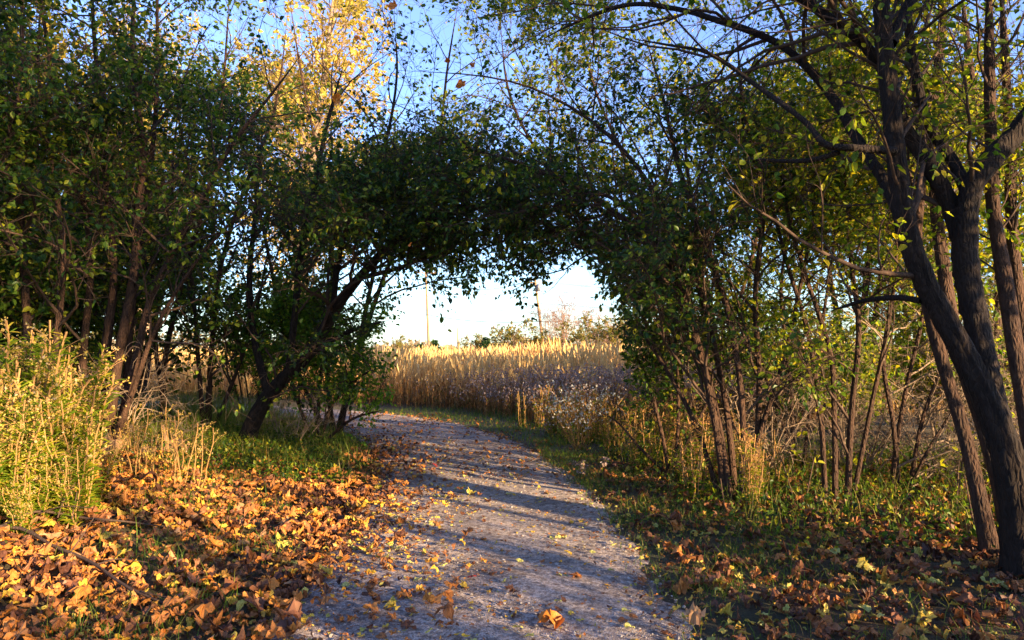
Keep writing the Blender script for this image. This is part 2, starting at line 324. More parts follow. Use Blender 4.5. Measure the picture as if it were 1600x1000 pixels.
# ------------------------------------------------------------------ ground and path
def axis(lo, hi, fine_lo, fine_hi, step):
    a = np.arange(fine_lo, fine_hi, step); l = [fine_lo]; h = [a[-1]]; s = step
    while l[-1] > lo: s *= 1.25; l.append(l[-1]-s)
    s = step
    while h[-1] < hi: s *= 1.25; h.append(h[-1]+s)
    return np.concatenate([l[:0:-1], a, h[1:]])
gx, gy = axis(-900, 900, -9, 8, .12), axis(-200, 1500, 1.5, 18, .12)
XX, YY = np.meshgrid(gx, gy); ZZ = height(XX.ravel(), YY.ravel()).reshape(XX.shape)
mb = MB(); i, j = np.meshgrid(np.arange(len(gy)-1), np.arange(len(gx)-1), indexing='ij'); nx = len(gx)
q = np.stack([i*nx+j, i*nx+j+1, (i+1)*nx+j+1, (i+1)*nx+j], -1).reshape(-1, 4)
mb.add(np.stack([XX, YY, ZZ], -1), q); g = mb.build('ground', M_SOIL, smooth=True); tag(g, 'dark woodland soil under the trees and field', 'ground', kind='structure')
cc = catmull(CL[:, ::-1], 60); dd = nrm(np.gradient(cc, axis=0)); nn = np.stack([dd[:, 1], -dd[:, 0]], 1); K = 15
offs = np.linspace(-1, 1, K)[None]*np.ones((len(cc), 1)); s_ = np.arange(len(cc))
edge = HW*(1+.05*np.sin(s_*.21)+.035*rng.normal(size=len(s_))+.04*np.sin(s_*.57+1)+.03*np.sin(s_*1.3))
pp = cc[:, None, :]+nn[:, None, :]*(offs*edge[:, None])[..., None]
pz = .022+.022*(1-offs**2)+.006*np.sin(pp[..., 0]*5+pp[..., 1]*1.3)+.005*np.sin(pp[..., 1]*4.1); pz = np.where(np.abs(offs) > .99, -.02, pz)
mb = MB(); i, j = np.meshgrid(np.arange(len(cc)-1), np.arange(K-1), indexing='ij')
mb.add(np.concatenate([pp, pz[..., None]], -1), np.stack([i*K+j, i*K+j+1, (i+1)*K+j+1, (i+1)*K+j], -1).reshape(-1, 4))
g = mb.build('path', M_GRAVEL, smooth=True); tag(g, 'grey gravel footpath curving out of the tree tunnel', 'path', kind='structure')
def surf(X, Y):
    s = np.abs(path_side(X, Y)); return np.where(s < HW, .025+.02*(1-np.clip(s/HW, 0, 1)**2), height(X, Y))

# loose stones
ICO = None
def ico():
    p = (1+5**.5)/2; v = np.array([[-1, p, 0], [1, p, 0], [-1, -p, 0], [1, -p, 0], [0, -1, p], [0, 1, p], [0, -1, -p], [0, 1, -p], [p, 0, -1], [p, 0, 1], [-p, 0, -1], [-p, 0, 1]])/np.hypot(1, p)
    f = np.array([[0, 11, 5], [0, 5, 1], [0, 1, 7], [0, 7, 10], [0, 10, 11], [1, 5, 9], [5, 11, 4], [11, 10, 2], [10, 7, 6], [7, 1, 8], [3, 9, 4], [3, 4, 2], [3, 2, 6], [3, 6, 8], [3, 8, 9], [4, 9, 5], [2, 4, 11], [6, 2, 10], [8, 6, 7], [9, 8, 1]]); return v, f
iv, if_ = ico()
n = 8000; Y = 3.4+U(0, 1, n)**1.8*9; X = np.interp(Y, CL[:, 0], CL[:, 1])+U(-1, 1, n)*HW*1.02; sz = .0025+.006*U(0, 1, n)**3+.006*(U(0, 1, n) < .06)
V = iv[None]*(sz[:, None]*(1+.35*rng.normal(size=(n, 12))))[..., None]*np.array([1, 1, .7])+np.stack([X, Y, surf(X, Y)+sz*.25], 1)[:, None, :]
mb = MB(); mb.add(V, tris=(if_[None]+(np.arange(n)*12)[:, None, None]).reshape(-1, 3), tt=np.repeat(U(0, 1, n), 20))
M_STONE = leaf_mat('loose stone', [(0, (.14, .115, .10)), (.5, (.26, .22, .20)), (1, (.42, .38, .34))], 0, .85, .2)
tag(mb.build('gravel', M_STONE), 'small loose stones scattered over the gravel path', 'gravel', kind='stuff')

# ------------------------------------------------------------------ fallen leaves
half = np.array([[.05, -.02], [.22, -.07], [.40, .02], [.38, .15], [.58, .33], [.52, .44], [.45, .53], [.35, .54], [.32, .70], [.17, .78]])
OUT = np.vstack([[[0, .02]], half, [[0, 1.02]], half[::-1]*[-1, 1]])-[0, .38]
oval = np.array([[.02, .0], [.16, .10], [.27, .3], [.28, .5], [.20, .74], [.08, .92]])
OUT2 = np.vstack([[[0, 0]], oval, [[0, 1.0]], oval[::-1]*[-1, 1]])-[0, .45]
def fallen(mb, P, size, tint, kind='maple', curl=1., tilt=.35):
    o = OUT if kind == 'maple' else OUT2; M = len(o); n = len(P)
    o2 = np.vstack([[[0, 0]], o*.5, o]); T = len(o2); r2 = (o2**2).sum(1)
    a, b, c = rng.normal(size=(3, n, 1))*.45*curl; ph = U(0, 6.28, (n, 1))
    x, y = o2[None, :, 0]*np.ones((n, 1)), o2[None, :, 1]*np.ones((n, 1))
    x = x*(1+.22*rng.normal(size=(n, 1))); jit = .085*rng.normal(size=(n, T))*(r2 > 1e-6)
    z = a*x*x*1.6+b*y*y*1.2+c*x*y+.10*curl*np.sin(ph+5*x+4*y)+jit*curl
    L3 = np.stack([x+jit*.5, y, z], -1)
    nrmv = nrm(rng.normal(size=(n, 3))*np.array([tilt, tilt, 0])+np.array([0, 0, 1])); t = rot_any(nrmv); s = np.cross(t, nrmv)
    V = (L3[..., :1]*s[:, None]+L3[..., 1:2]*t[:, None]+L3[..., 2:]*nrmv[:, None])*size[:, None, None]
    V = V+P[:, None, :]; V[..., 2] += np.minimum(0, V[..., 2].min(1)-P[:, 2])[:, None]*-.75
    k = np.arange(M); k2 = (k+1) % M
    tri = np.stack([0*k, 1+k, 1+k2], 1); quad = np.stack([1+k, 1+M+k, 1+M+k2, 1+k2], 1); off = (np.arange(n)*T)[:, None, None]
    mb.add(V, (quad[None]+off).reshape(-1, 4), (tri[None]+off).reshape(-1, 3), np.repeat(tint, M), np.repeat(tint, M))
def scatter(n, x0, x1, y0, y1, dens):
    X, Y = U(x0, x1, n*4), U(y0, y1, n*4); k = U(0, 1, n*4) < dens(X, Y); return X[k][:n], Y[k][:n]
mb = MB()
def d_left(X, Y):
    s = path_side(X, Y); return (.85*sst(-.9, -1.35, s)+.15*sst(.3, -.9, s))*sst(-5.2, -3.2, s)*np.where(s > -1.2, .75, 1)*(.55+.45*(wob(X*1.3, Y) > -.25))*np.where(Y > 8.5, .55, 1)
X, Y = scatter(6200, -6.5, .9, 2.8, 11.5, d_left); n = len(X); fallen(mb, np.stack([X, Y, surf(X, Y)+U(0, .06, n)], 1), U(.025, .115, n)*U(.7, 1.1, n), U(0, 1, n)**1.05*.97, 'maple', 1.05, .2)
X, Y = scatter(4200, -6.5, .8, 2.8, 13, lambda X, Y: sst(-.2, -1.2, path_side(X, Y))); n = len(X); fallen(mb, np.stack([X, Y, surf(X, Y)+U(0, .04, n)], 1), U(.035, .075, n), np.where(U(0, 1, n) < .7, U(0, .5, n), U(.6, 1, n)), 'oval', 1.2, .5)
def d_right(X, Y):
    s = path_side(X, Y); return sst(1.05, 1.8, s)*(.5+.5*(wob(X*1.7, Y*1.3) > -.1))
X, Y = scatter(4200, 1, 7.5, 2.8, 10, d_right); n = len(X); fallen(mb, np.stack([X, Y, surf(X, Y)+U(0, .04, n)], 1), U(.04, .10, n), np.where(U(0, 1, n) < .8, U(0, .45, n), U(.5, 1, n)), 'maple', 1.2, .5)
X, Y = scatter(8000, .9, 8, 2.8, 11, lambda X, Y: sst(1.0, 1.6, path_side(X, Y))); n = len(X); fallen(mb, np.stack([X, Y, surf(X, Y)+U(0, .03, n)], 1), U(.03, .07, n), np.where(U(0, 1, n) < .55, U(0, .5, n), U(.85, 1, n)), 'oval', 1., .45)
def d_path(X, Y):
    s = path_side(X, Y); return np.where(np.abs(s) < HW+.2, .35+.65*sst(.3, -1, s)+.4*sst(.7, 1.2, s), 0)*.7
X, Y = scatter(2100, -5, 2, 2.9, 16, d_path); n = len(X); fallen(mb, np.stack([X, Y, surf(X, Y)+.004], 1), U(.025, .065, n), np.where(U(0, 1, n) < .55, U(.1, .5, n), U(.86, 1, n)), 'oval', .7, .2)
X, Y = scatter(5200, -4, 2, 2.9, 12, lambda X, Y: np.where(np.abs(path_side(X, Y)) < HW+.25, .25+.75*sst(.5, -1.2, path_side(X, Y))+.5*sst(.8, 1.3, path_side(X, Y)), 0)*.7); n = len(X); fallen(mb, np.stack([X, Y, surf(X, Y)+.004], 1), U(.012, .035, n), np.where(U(0, 1, n) < .6, U(.1, .6, n), U(.8, 1, n)), 'oval', .9, .3)
X, Y = scatter(900, -9, 3, 9, 18, lambda X, Y: sst(2.8, 1.2, np.abs(path_side(X, Y)))*.8); n = len(X); fallen(mb, np.stack([X, Y, surf(X, Y)+.01], 1), U(.04, .085, n), U(.05, .9, n), 'oval', 1., .4)
tag(mb.build('leaf_litter', M_LITTER), 'carpet of brown and yellow fallen leaves along the path edges', 'leaf litter', kind='stuff')

def litter_mat(nm, c): return leaf_mat(nm, [(0, tuple(x*.8 for x in c)), (1, tuple(x*1.15 for x in c))], .2, .5, .4, 1.2, (1, .7, .4))
LC = {'orange': litter_mat('orange fallen leaf', (.58, .20, .03)), 'brown': litter_mat('brown fallen leaf', (.26, .10, .038)), 'tan': litter_mat('tan fallen leaf', (.42, .22, .09)),
      'yellow': litter_mat('yellow fallen leaf', (.66, .40, .03)), 'red': litter_mat('dark red fallen leaf', (.22, .025, .02)), 'olive': litter_mat('greenish yellow fallen leaf', (.52, .48, .13))}
def leaf_mesh(col, kind, curl):
    m_ = MB(); fallen(m_, np.zeros((1, 3)), np.ones(1), U(.2, .8, 1), kind, curl, .18); me = m_.mesh('fallen_leaf', LC[col]); return me
POOL = {c: [leaf_mesh(c, 'maple', .8) for _ in range(4)] for c in ('orange', 'brown', 'tan')}
POOL |= {c: [leaf_mesh(c, 'oval', .7) for _ in range(3)] for c in ('yellow', 'red', 'olive')}
def put_leaf(col, X, Y, size, label, group=None, lift=.012, me=None):
    o = bpy.data.objects.new('fallen_leaf', me or POOL[col][rng.integers(len(POOL[col]))]); C.objects.link(o)
    o.location = (X, Y, float(surf(X, Y)[0])+lift); o.rotation_euler = (U(-.12, .12), U(-.12, .12), U(0, 6.28)); o.scale = (size,)*3
    return tag(o, label, 'fallen leaf', group)
def gpt(x, y):
    d = 4.
    for _ in range(12):
        X = (x-800)/FOC*d; v = (500-y)/FOC; z = float(surf(X, d)[0]); fy, fz = cp-v*sp, sp+v*cp; d = .5*d+.5*(EYE-z)/max(-fz/fy, 1e-3)
    return at(x, y, d)[0], d
for col, x, y, s, lab in [('orange', 862, 978, .15, 'large curled orange maple leaf lying at the near end of the gravel path'), ('orange', 900, 904, .085, 'orange red maple leaf lying alone in the middle of the gravel path'),
    ('yellow', 612, 953, .085, 'bright yellow oval leaf lying on the gravel beside the brown maple leaves'), ('red', 737, 905, .07, 'small dark red curled leaf lying alone on the gravel path'),
    ('tan', 1085, 976, .13, 'tan maple leaf lying across the grassy edge of the gravel path'), ('red', 680, 730, .09, 'dark red leaf lying far along the path in a strip of sunlight'),
    ('orange', 695, 941, .10, 'small orange brown maple leaf near the centre of the gravel path'), ('brown', 450, 975, .16, 'broad brown maple leaf lying where the leaf bank meets the near gravel'),
    ('orange', 490, 885, .14, 'orange brown maple leaf lying on top of the leaf bank edge beside the gravel'), ('orange', 1256, 945, .12, 'curled orange brown maple leaf standing up in the dark grass verge')]:
    X, Y = gpt(x, y); put_leaf(col, X, Y, s, lab, me=leaf_mesh(col, 'oval' if col in ('yellow', 'red') else 'maple', 1.3 if s > .12 else .8))
for col, n, lab, grp in [('orange', 30, 'orange maple leaf fallen among brown ones on the leaf bank left of the path', 'orange leaves on the leaf bank'), ('brown', 34, 'brown curled maple leaf fallen on the leaf bank left of the path', 'brown leaves on the leaf bank'), ('tan', 30, 'pale tan maple leaf fallen on the leaf bank left of the path', 'tan leaves on the leaf bank')]:
    X, Y = scatter(n, -4, -.9, 3.3, 7.5, lambda X, Y: sst(-.9, -1.3, path_side(X, Y)))
    for a, b in zip(X, Y): put_leaf(col, a, b, U(.08, .13), lab, grp, .06)
for col, n, lab, grp in [('olive', 56, 'greenish yellow oval leaf lying flat on the gravel path', 'greenish leaves on the path'), ('yellow', 18, 'yellow oval leaf lying flat on the gravel path', 'yellow leaves on the path'), ('brown', 16, 'small brown maple leaf lying on the gravel path', 'brown leaves on the path')]:
    X, Y = scatter(n, -1.3, 1.1, 3.7, 9, lambda X, Y: (np.abs(path_side(X, Y)) < 1.1)*1.)
    for a, b in zip(X, Y): put_leaf(col, a, b, U(.045, .075), lab, grp, .008)
for col, n, lab, grp in [('brown', 30, 'dull brown maple leaf fallen in the shaded verge right of the path', 'brown leaves in the shaded verge'), ('olive', 22, 'pale greenish leaf fallen in the shaded verge right of the path', 'greenish leaves in the shaded verge')]:
    X, Y = scatter(n, 1.2, 4, 3.6, 7, lambda X, Y: (path_side(X, Y) > 1.35)*1.)
    for a, b in zip(X, Y): put_leaf(col, a, b, U(.07, .12), lab, grp, .03)

# ------------------------------------------------------------------ grass, undergrowth, field
def blades(mb, P, H, W, lean, tint, K=3, bend=1.):
    n = len(P); az = U(0, 6.28, n); f = np.stack([np.cos(az), np.sin(az), 0*az], 1); side = np.stack([-np.sin(az+U(-.6, .6, n)), np.cos(az), 0*az], 1)
    t = np.linspace(0, 1, K)[None, :, None]; c = P[:, None]+np.array([0, 0, 1])*H[:, None, None]*t*(1-.25*lean[:, None, None]*t)+f[:, None]*(H*lean)[:, None, None]*t**(1+bend)
    wd = W[:, None, None]*(1-.92*t**1.5)*.5; V = np.stack([c-side[:, None]*wd, c+side[:, None]*wd], 2)
    k = np.arange(K-1); q = np.stack([2*k, 2*k+1, 2*k+3, 2*k+2], 1); mb.add(V, (q[None]+(np.arange(n)*2*K)[:, None, None]).reshape(-1, 4), tq=np.repeat(tint, K-1))
def field_pts(n, x0, x1, y0, y1, dens): return scatter(n, x0, x1, y0, y1, dens)
mb = MB()
X, Y = scatter(19000, .4, 7, 3, 13, lambda X, Y: (sst(.95, 1.35, path_side(X, Y))*(.15+.85*sst(-.25, .3, wob(X*1.6+2, Y*1.4)))*(.25+.75*sst(2.8, 1.6, path_side(X, Y))))); n = len(X)
blades(mb, np.stack([X, Y, surf(X, Y)-.01], 1), U(.05, .15, n), U(.004, .008, n), U(.3, 1.2, n), U(0, 1, n))
X, Y = scatter(9000, -7, -.9, 3, 13, lambda X, Y: sst(-1.2, -1.9, path_side(X, Y))*sst(-.1, .4, wob(X*1.5+1, Y*1.8))); n = len(X)
blades(mb, np.stack([X, Y, surf(X, Y)-.01], 1), U(.06, .24, n), U(.004, .008, n), U(.3, 1.2, n), U(0., .9, n))
X, Y = scatter(9000, -7, -1, 9, 17, lambda X, Y: sst(-1.25, -1.8, path_side(X, Y))); n = len(X)
blades(mb, np.stack([X, Y, surf(X, Y)-.01], 1), U(.1, .38, n)*(1+1.2*sst(10.5, 12.5, Y)*sst(-1.5, -2.6, path_side(X, Y))), U(.006, .012, n), U(.2, .8, n), U(.35, 1, n))
X, Y = scatter(16000, -9, 4, 12, 19, lambda X, Y: sst(1.15, 1.5, np.abs(path_side(X, Y)))); n = len(X)
blades(mb, np.stack([X, Y, surf(X, Y)-.01], 1), U(.05, .16, n), U(.008, .014, n), U(.3, 1.2, n), U(0, .85, n))
X, Y = scatter(4500, 1.2, 8, 6.2, 11, lambda X, Y: sst(1.9, 2.5, path_side(X, Y))*.8); n = len(X)
blades(mb, np.stack([X, Y, surf(X, Y)-.01], 1), U(.1, .38, n), U(.005, .009, n), U(.2, .9, n), U(.3, 1, n))
tag(mb.build('grass', G_GRASS), 'short green and straw grass along both verges', 'grass', kind='stuff')
# low leafy ground cover
mb = MB()
X, Y = scatter(9000, -5, -1.2, 8.5, 14, lambda X, Y: sst(-1.1, -1.5, path_side(X, Y))*sst(-4.5, -2.6, path_side(X, Y))); n = len(X)
A = nrm(rng.normal(size=(n, 3))+np.array([0, 0, .3])); leaves(mb, np.stack([X, Y, surf(X, Y)+U(.0, .20, n)*sst(-1.2, -2.2, path_side(X, Y))], 1), A, nrm(rng.normal(size=(n, 3))*.5+np.array([0, 0, 1])), U(.03, .06, n), 'ovate')
X, Y = scatter(7000, 1, 8, 5.5, 11, lambda X, Y: sst(1.6, 2.4, path_side(X, Y))*.9); n = len(X)
leaves(mb, np.stack([X, Y, surf(X, Y)+U(0, .22, n)], 1), nrm(rng.normal(size=(n, 3))), nrm(rng.normal(size=(n, 3))*.5+np.array([0, 0, 1])), U(.03, .065, n), 'ovate')
tag(mb.build('ground_cover', G_BUCK), 'low creeping green leaves on the shaded banks', 'ground cover', kind='stuff')

def reed_bed(n, dens, x0, x1, y0, y1, h0, h1, wmul=1.):
    X, Y = scatter(n, x0, x1, y0, y1, dens); n = len(X); P = np.stack([X, Y, surf(X, Y)-.02], 1); H = U(h0, h1, n)*(.90+.40*wob(X*.45, Y*.4)+.010*np.clip(X, -14, 8)); sc = wmul*(Y/20)**.6
    t = U(0, 1, n); blades(mb, P, H, .012*sc, U(0, .45, n), t)
    for _ in range(2): blades(mb, P+np.stack([0*X, 0*X, H*U(.1, .4, n)], 1), H*U(.35, .7, n), .022*sc, U(.3, .9, n), np.clip(t+U(-.3, .3, n), 0, 1))
    top = P+np.stack([U(-.03, .03, n), U(-.03, .03, n), H*.97], 1); leaves(mb, top-np.array([0, 0, .12]), nrm(rng.normal(size=(n, 3))*.25+np.array([0, 0, 1])), nrm(rng.normal(size=(n, 3))), U(.22, .42, n)*np.minimum(sc, 1.5), 'lance', np.clip(t*.5+.3, 0, 1))
mb = MB()
fd = lambda X, Y: (path_side(X, Y) > 3.2)*1.
reed_bed(26000, lambda X, Y: fd(X, Y)*sst(17, 21, Y+.2*X+wob(X, Y)), -20, 12, 17, 32, .55, 1.42)
reed_bed(26000, lambda X, Y: 1., -40, 22, 32, 62, .7, 1.32, 1.4)
reed_bed(9000, lambda X, Y: 1., -70, 50, 60, 110, .9, 1.35, 2.0)
tag(mb.build('reeds', G_REED), 'tall golden dry reeds filling the sunlit field', 'reed bed', kind='stuff')
# dried flowers in front of the reeds
mb = MB(); fl = MB()
X, Y = scatter(5200, -8, 7, 14.5, 23, lambda X, Y: sst(2.3, 2.9, path_side(X, Y))*sst(23, 20, Y)); n = len(X); P = np.stack([X, Y, surf(X, Y)-.02], 1); H = U(.5, 1.12, n)*(.7+.3*sst(2.3, 4.5, path_side(X, Y)))
blades(mb, P, H, np.full(n, .012), U(0, .15, n), U(0, .6, n))
for _ in range(4): blades(mb, P+np.stack([0*X, 0*X, H*U(.1, .75, n)], 1), H*U(.12, .3, n), np.full(n, .022), U(.4, 1.2, n), np.where(U(0, 1, n) < .25, 1, U(0, .7, n)))
kf = X > -1.6+.8*rng.normal(size=n)+.12*(Y-17)
Pk, Hk, nk = P[kf], H[kf], int(kf.sum())
for _ in range(7):
    P, H, n = Pk, Hk, nk
    a = U(0, 6.28, n); r = U(0, .13, n); p = P+np.stack([r*np.cos(a), r*np.sin(a), H*.98-r*.5+U(-.08, .1, n)], 1)
    leaves(fl, p, nrm(rng.normal(size=(n, 3))+np.array([0, 0, .8])), nrm(rng.normal(size=(n, 3))), U(.03, .06, n), 'diamond')
o = mb.build('dried_flowers', G_FORB); tag(o, 'brown dead flower stems with pale fluffy heads before the reeds', 'dried flowers', kind='stuff')
fl.build('seed_fluff', G_FLUFF, o)

# ------------------------------------------------------------------ trees: the two sides of the tunnel
def stem_tree(name, label, cat, base, traces, part, bark, leafm, group=None, K=26, sides=9, smooth=True, limbs=(), rough=.07, twig=None, **kw):
    z = float(height(base[0], base[1])[0]); root = thing(name, label, cat, (0, 0, 0), group)
    st = [traced([(a, b_, c_, w_*(.7 if part == 'stem' else 1)) for a, b_, c_, w_ in t], K) for t in traces]; main = None
    for n_, (p, r) in enumerate(st):
        if n_ == 0 or part == 'stem':
            if p[0, 2] > z-.06 and p[0, 2] < z+.4: p[0, 2] = z-.08
        r = r.copy(); fl_ = 1+(.3 if part == 'trunk' else .15)*np.exp(-np.linspace(0, 1, K)/.05) if p[0, 2] < z+.1 else 1; r = r*fl_
        m_ = MB(); tubes(m_, p[None], r[None], sides, .5, rough); o = m_.build(part, bark, root, smooth)
        main = main or o
    lb = [traced(t, K) for t in limbs]
    for p, r in lb:
        m_ = MB(); tubes(m_, p[None], r[None], 12 if K > 60 else 7, .5, rough); m_.build('limb', bark, main, smooth)
    foliate(root, st+lb, (twig or bark, leafm), **kw); shift_base(root, base, z); return root
def shift_base(root, base, z):
    """put the Empty at the foot of the thing, keeping the parts where they are"""
    v = Vector((base[0], base[1], z)); root.location = v
    for ch in [o for o in bpy.data.objects if o.parent == root]: ch.location = -v

# big tree on the right
b = at(1604, 903, 5.05)
stem_tree('large_tree', 'largest dark trunk with rough shaggy bark, forking low beside the path', 'tree', b,
 [[(1606, 905, 5.05, 54), (1586, 760, 5.05, 46), (1552, 650, 5.1, 41), (1502, 545, 5.15, 35), (1450, 450, 5.2, 32), (1420, 370, 5.2, 31), (1405, 280, 5.2, 28), (1393, 170, 5.2, 26), (1382, 70, 5.2, 25), (1375, -60, 5.2, 22), (1378, -260, 5.2, 20)]], 'trunk', B_DARK, G_RIGHT, K=90, sides=28, rough=.10, twig=B_TWIG,
 limbs=[[(1560, 660, 5.15, 36), (1533, 540, 5.3, 36), (1512, 440, 5.4, 37), (1508, 360, 5.4, 35), (1518, 295, 5.4, 32), (1548, 250, 5.4, 34), (1590, 205, 5.4, 32), (1640, 120, 5.3, 26), (1680, -50, 5.2, 18)],
  [(1508, 400, 5.45, 30), (1485, 325, 5.5, 27), (1450, 255, 5.5, 25), (1413, 200, 5.5, 22), (1385, 120, 5.5, 17), (1340, 60, 5.5, 17), (1290, 25, 5.5, 15), (1230, -20, 5.5, 12), (1150, -90, 5.4, 8)],
  [(1516, 310, 5.45, 20), (1490, 255, 5.6, 18), (1452, 195, 5.7, 15), (1432, 120, 5.8, 12), (1420, 30, 5.8, 10), (1418, -80, 5.9, 7)],
  [(1420, 372, 5.3, 20), (1385, 290, 5.5, 18), (1342, 222, 5.7, 16), (1300, 152, 5.9, 14), (1245, 90, 6.0, 12), (1195, 58, 6.1, 11), (1130, 35, 6.2, 10), (1060, 15, 6.4, 8), (980, 8, 6.6, 7), (890, 40, 6.8, 5), (820, 78, 7.0, 3)],
  [(1398, 236, 5.15, 14), (1340, 232, 5.1, 12), (1290, 226, 5.1, 11), (1262, 195, 5.2, 9), (1225, 165, 5.3, 9), (1190, 140, 5.5, 8), (1110, 85, 5.8, 6), (1040, 70, 6.0, 4), (970, 58, 6.2, 3)],
  [(1312, 238, 5.15, 9), (1270, 250, 5.2, 8), (1220, 252, 5.3, 6), (1160, 247, 5.4, 4)],
  [(1390, 68, 5.2, 22), (1415, 20, 5.3, 19), (1440, -40, 5.4, 14), (1480, -150, 5.4, 9)],
  [(1440, 470, 5.25, 10), (1400, 465, 5.5, 9), (1350, 470, 5.8, 7), (1300, 485, 6.1, 4)]],
 n1=130, l1=1.8, n2=760, l2=.85, n3=3200, l3=.36, nl=3, size=.062, t0=.34, up=.2, bias=(-.2, .1, 0), droop=.03, tint=(.1, 1))

# slimmer trunks beside it
def slim(traces, label, base, lm=G_RIGHT, **kw):
    d = dict(n1=24, l1=1.2, n2=100, l2=.6, n3=650, l3=.32, nl=5, size=.058, t0=.4, up=.3, tint=(.15, 1)); d.update(kw)
    return stem_tree('slim_tree', label, 'tree', base, traces, 'trunk', B_BUCK, lm, 'slim trunks beside the large tree', sides=9, twig=B_TWIG, **d)
slim([[(1552, 885, 5.6, 26), (1535, 800, 5.6, 22), (1510, 690, 5.7, 20), (1480, 590, 5.8, 18), (1450, 480, 5.9, 17), (1432, 380, 6, 15), (1440, 260, 6.1, 14), (1430, 120, 6.2, 12), (1400, -40, 6.3, 9)]], 'slim trunk leaning in front of the large fork, running down to its foot', at(1552, 885, 5.6))
slim([[(1580, 850, 6.1, 26), (1562, 760, 6.1, 24), (1530, 650, 6.2, 22), (1500, 560, 6.3, 21), (1478, 450, 6.4, 20), (1462, 330, 6.5, 18), (1455, 200, 6.6, 16), (1470, 60, 6.7, 13), (1475, -80, 6.8, 9)]], 'pale edged slim trunk standing between the large trunk and the leaning one', at(1580, 850, 6.1))
slim([[(1625, 860, 5.6, 26), (1610, 700, 5.6, 24), (1588, 560, 5.7, 23), (1570, 440, 5.8, 22), (1552, 330, 5.9, 19), (1548, 210, 6, 17), (1545, 80, 6.1, 14), (1546, -80, 6.2, 10)]], 'slim dark trunk rising straight behind the right fork of the large tree', at(1625, 860, 5.6))
slim([[(1640, 800, 6.6, 22), (1615, 620, 6.6, 21), (1585, 400, 6.7, 18), (1578, 250, 6.8, 16), (1572, 120, 6.8, 13), (1562, -60, 6.9, 9)]], 'slender trunk at the frame edge with sunlit bark behind the large tree', at(1640, 800, 6.6))
slim([[(1545, 745, 8.5, 14), (1555, 560, 8.5, 13), (1560, 400, 8.5, 12), (1530, 200, 8.5, 11), (1510, 60, 8.5, 9), (1500, -60, 8.5, 7)]], 'thin distant trunk seen in the gap between the two large forks', at(1545, 745, 8.5))

# arch-forming multi-stemmed shrub tree
b = at(1148, 790, 7.6)
arch = stem_tree('arching_tree', 'many stemmed leafy tree bending right across the path in an arch', 'tree', b,
 [[(1135, 792, 7.6, 18), (1120, 680, 7.6, 16), (1098, 570, 7.7, 15), (1055, 450, 7.8, 14), (1005, 372, 8.0, 13), (930, 310, 8.3, 11), (850, 268, 8.6, 10), (760, 240, 8.9, 8), (690, 215, 9.2, 5), (600, 170, 9.4, 3)],
  [(1142, 792, 7.6, 17), (1118, 640, 7.7, 15), (1085, 520, 7.9, 14), (1030, 430, 8.1, 12), (970, 388, 8.4, 10), (890, 362, 8.7, 9), (820, 366, 9.0, 7), (740, 395, 9.3, 4), (690, 420, 9.4, 2)],
  [(1158, 792, 7.5, 16), (1160, 640, 7.5, 14), (1140, 500, 7.6, 13), (1100, 370, 7.8, 12), (1060, 260, 8.0, 10), (1035, 150, 8.2, 7), (1000, 30, 8.4, 4)],
  [(1175, 788, 7.7, 15), (1186, 620, 7.8, 13), (1180, 460, 7.9, 12), (1192, 310, 8, 10), (1160, 160, 8.2, 8), (1150, 20, 8.3, 5)],
  [(1150, 790, 7.7, 15), (1132, 620, 7.8, 13), (1092, 450, 7.9, 12), (1040, 330, 8.2, 11), (960, 220, 8.6, 9), (860, 150, 8.9, 6), (760, 120, 9.2, 4), (620, 110, 9.4, 3)],
  [(1128, 790, 7.7, 12), (1085, 660, 7.8, 11), (1030, 560, 7.9, 8), (985, 500, 8.1, 5), (960, 480, 8.3, 3)],
  [(1145, 790, 7.5, 13), (1110, 600, 7.7, 12), (1050, 420, 8.0, 11), (975, 320, 8.3, 9), (900, 300, 8.6, 8), (800, 310, 8.9, 6), (700, 330, 9.2, 4), (600, 330, 9.4, 3)],
  [(1165, 790, 7.6, 12), (1180, 700, 7.7, 11), (1225, 560, 7.8, 9), (1260, 400, 7.9, 7), (1290, 250, 8, 4)]],
 'stem', B_BUCK, G_ARCH, twig=B_TWIG, n1=330, l1=1.9, n2=1900, l2=.78, n3=12500, l3=.36, nl=5, size=.060, t0=.08, up=.36, droop=.04, hang=.5, tint=(0, 1))
# a few orange maple leaves caught in the arch
for x, y, s in [(613, 16, .10), (610, 38, .08), (526, 163, .10), (558, 64, .07), (738, 105, .08), (720, 136, .08), (700, 98, .06), (640, 385, .05)]:
    m_ = MB(); fallen(m_, np.zeros((1, 3)), np.array([s]), np.array([.8]), 'maple', 1., 3.); o = m_.build('caught_leaf', LC['orange'], arch); o.location = Vector(at(x, y, 7.6))-arch.location; o['label'] = 'withered orange maple leaf caught in the twigs'

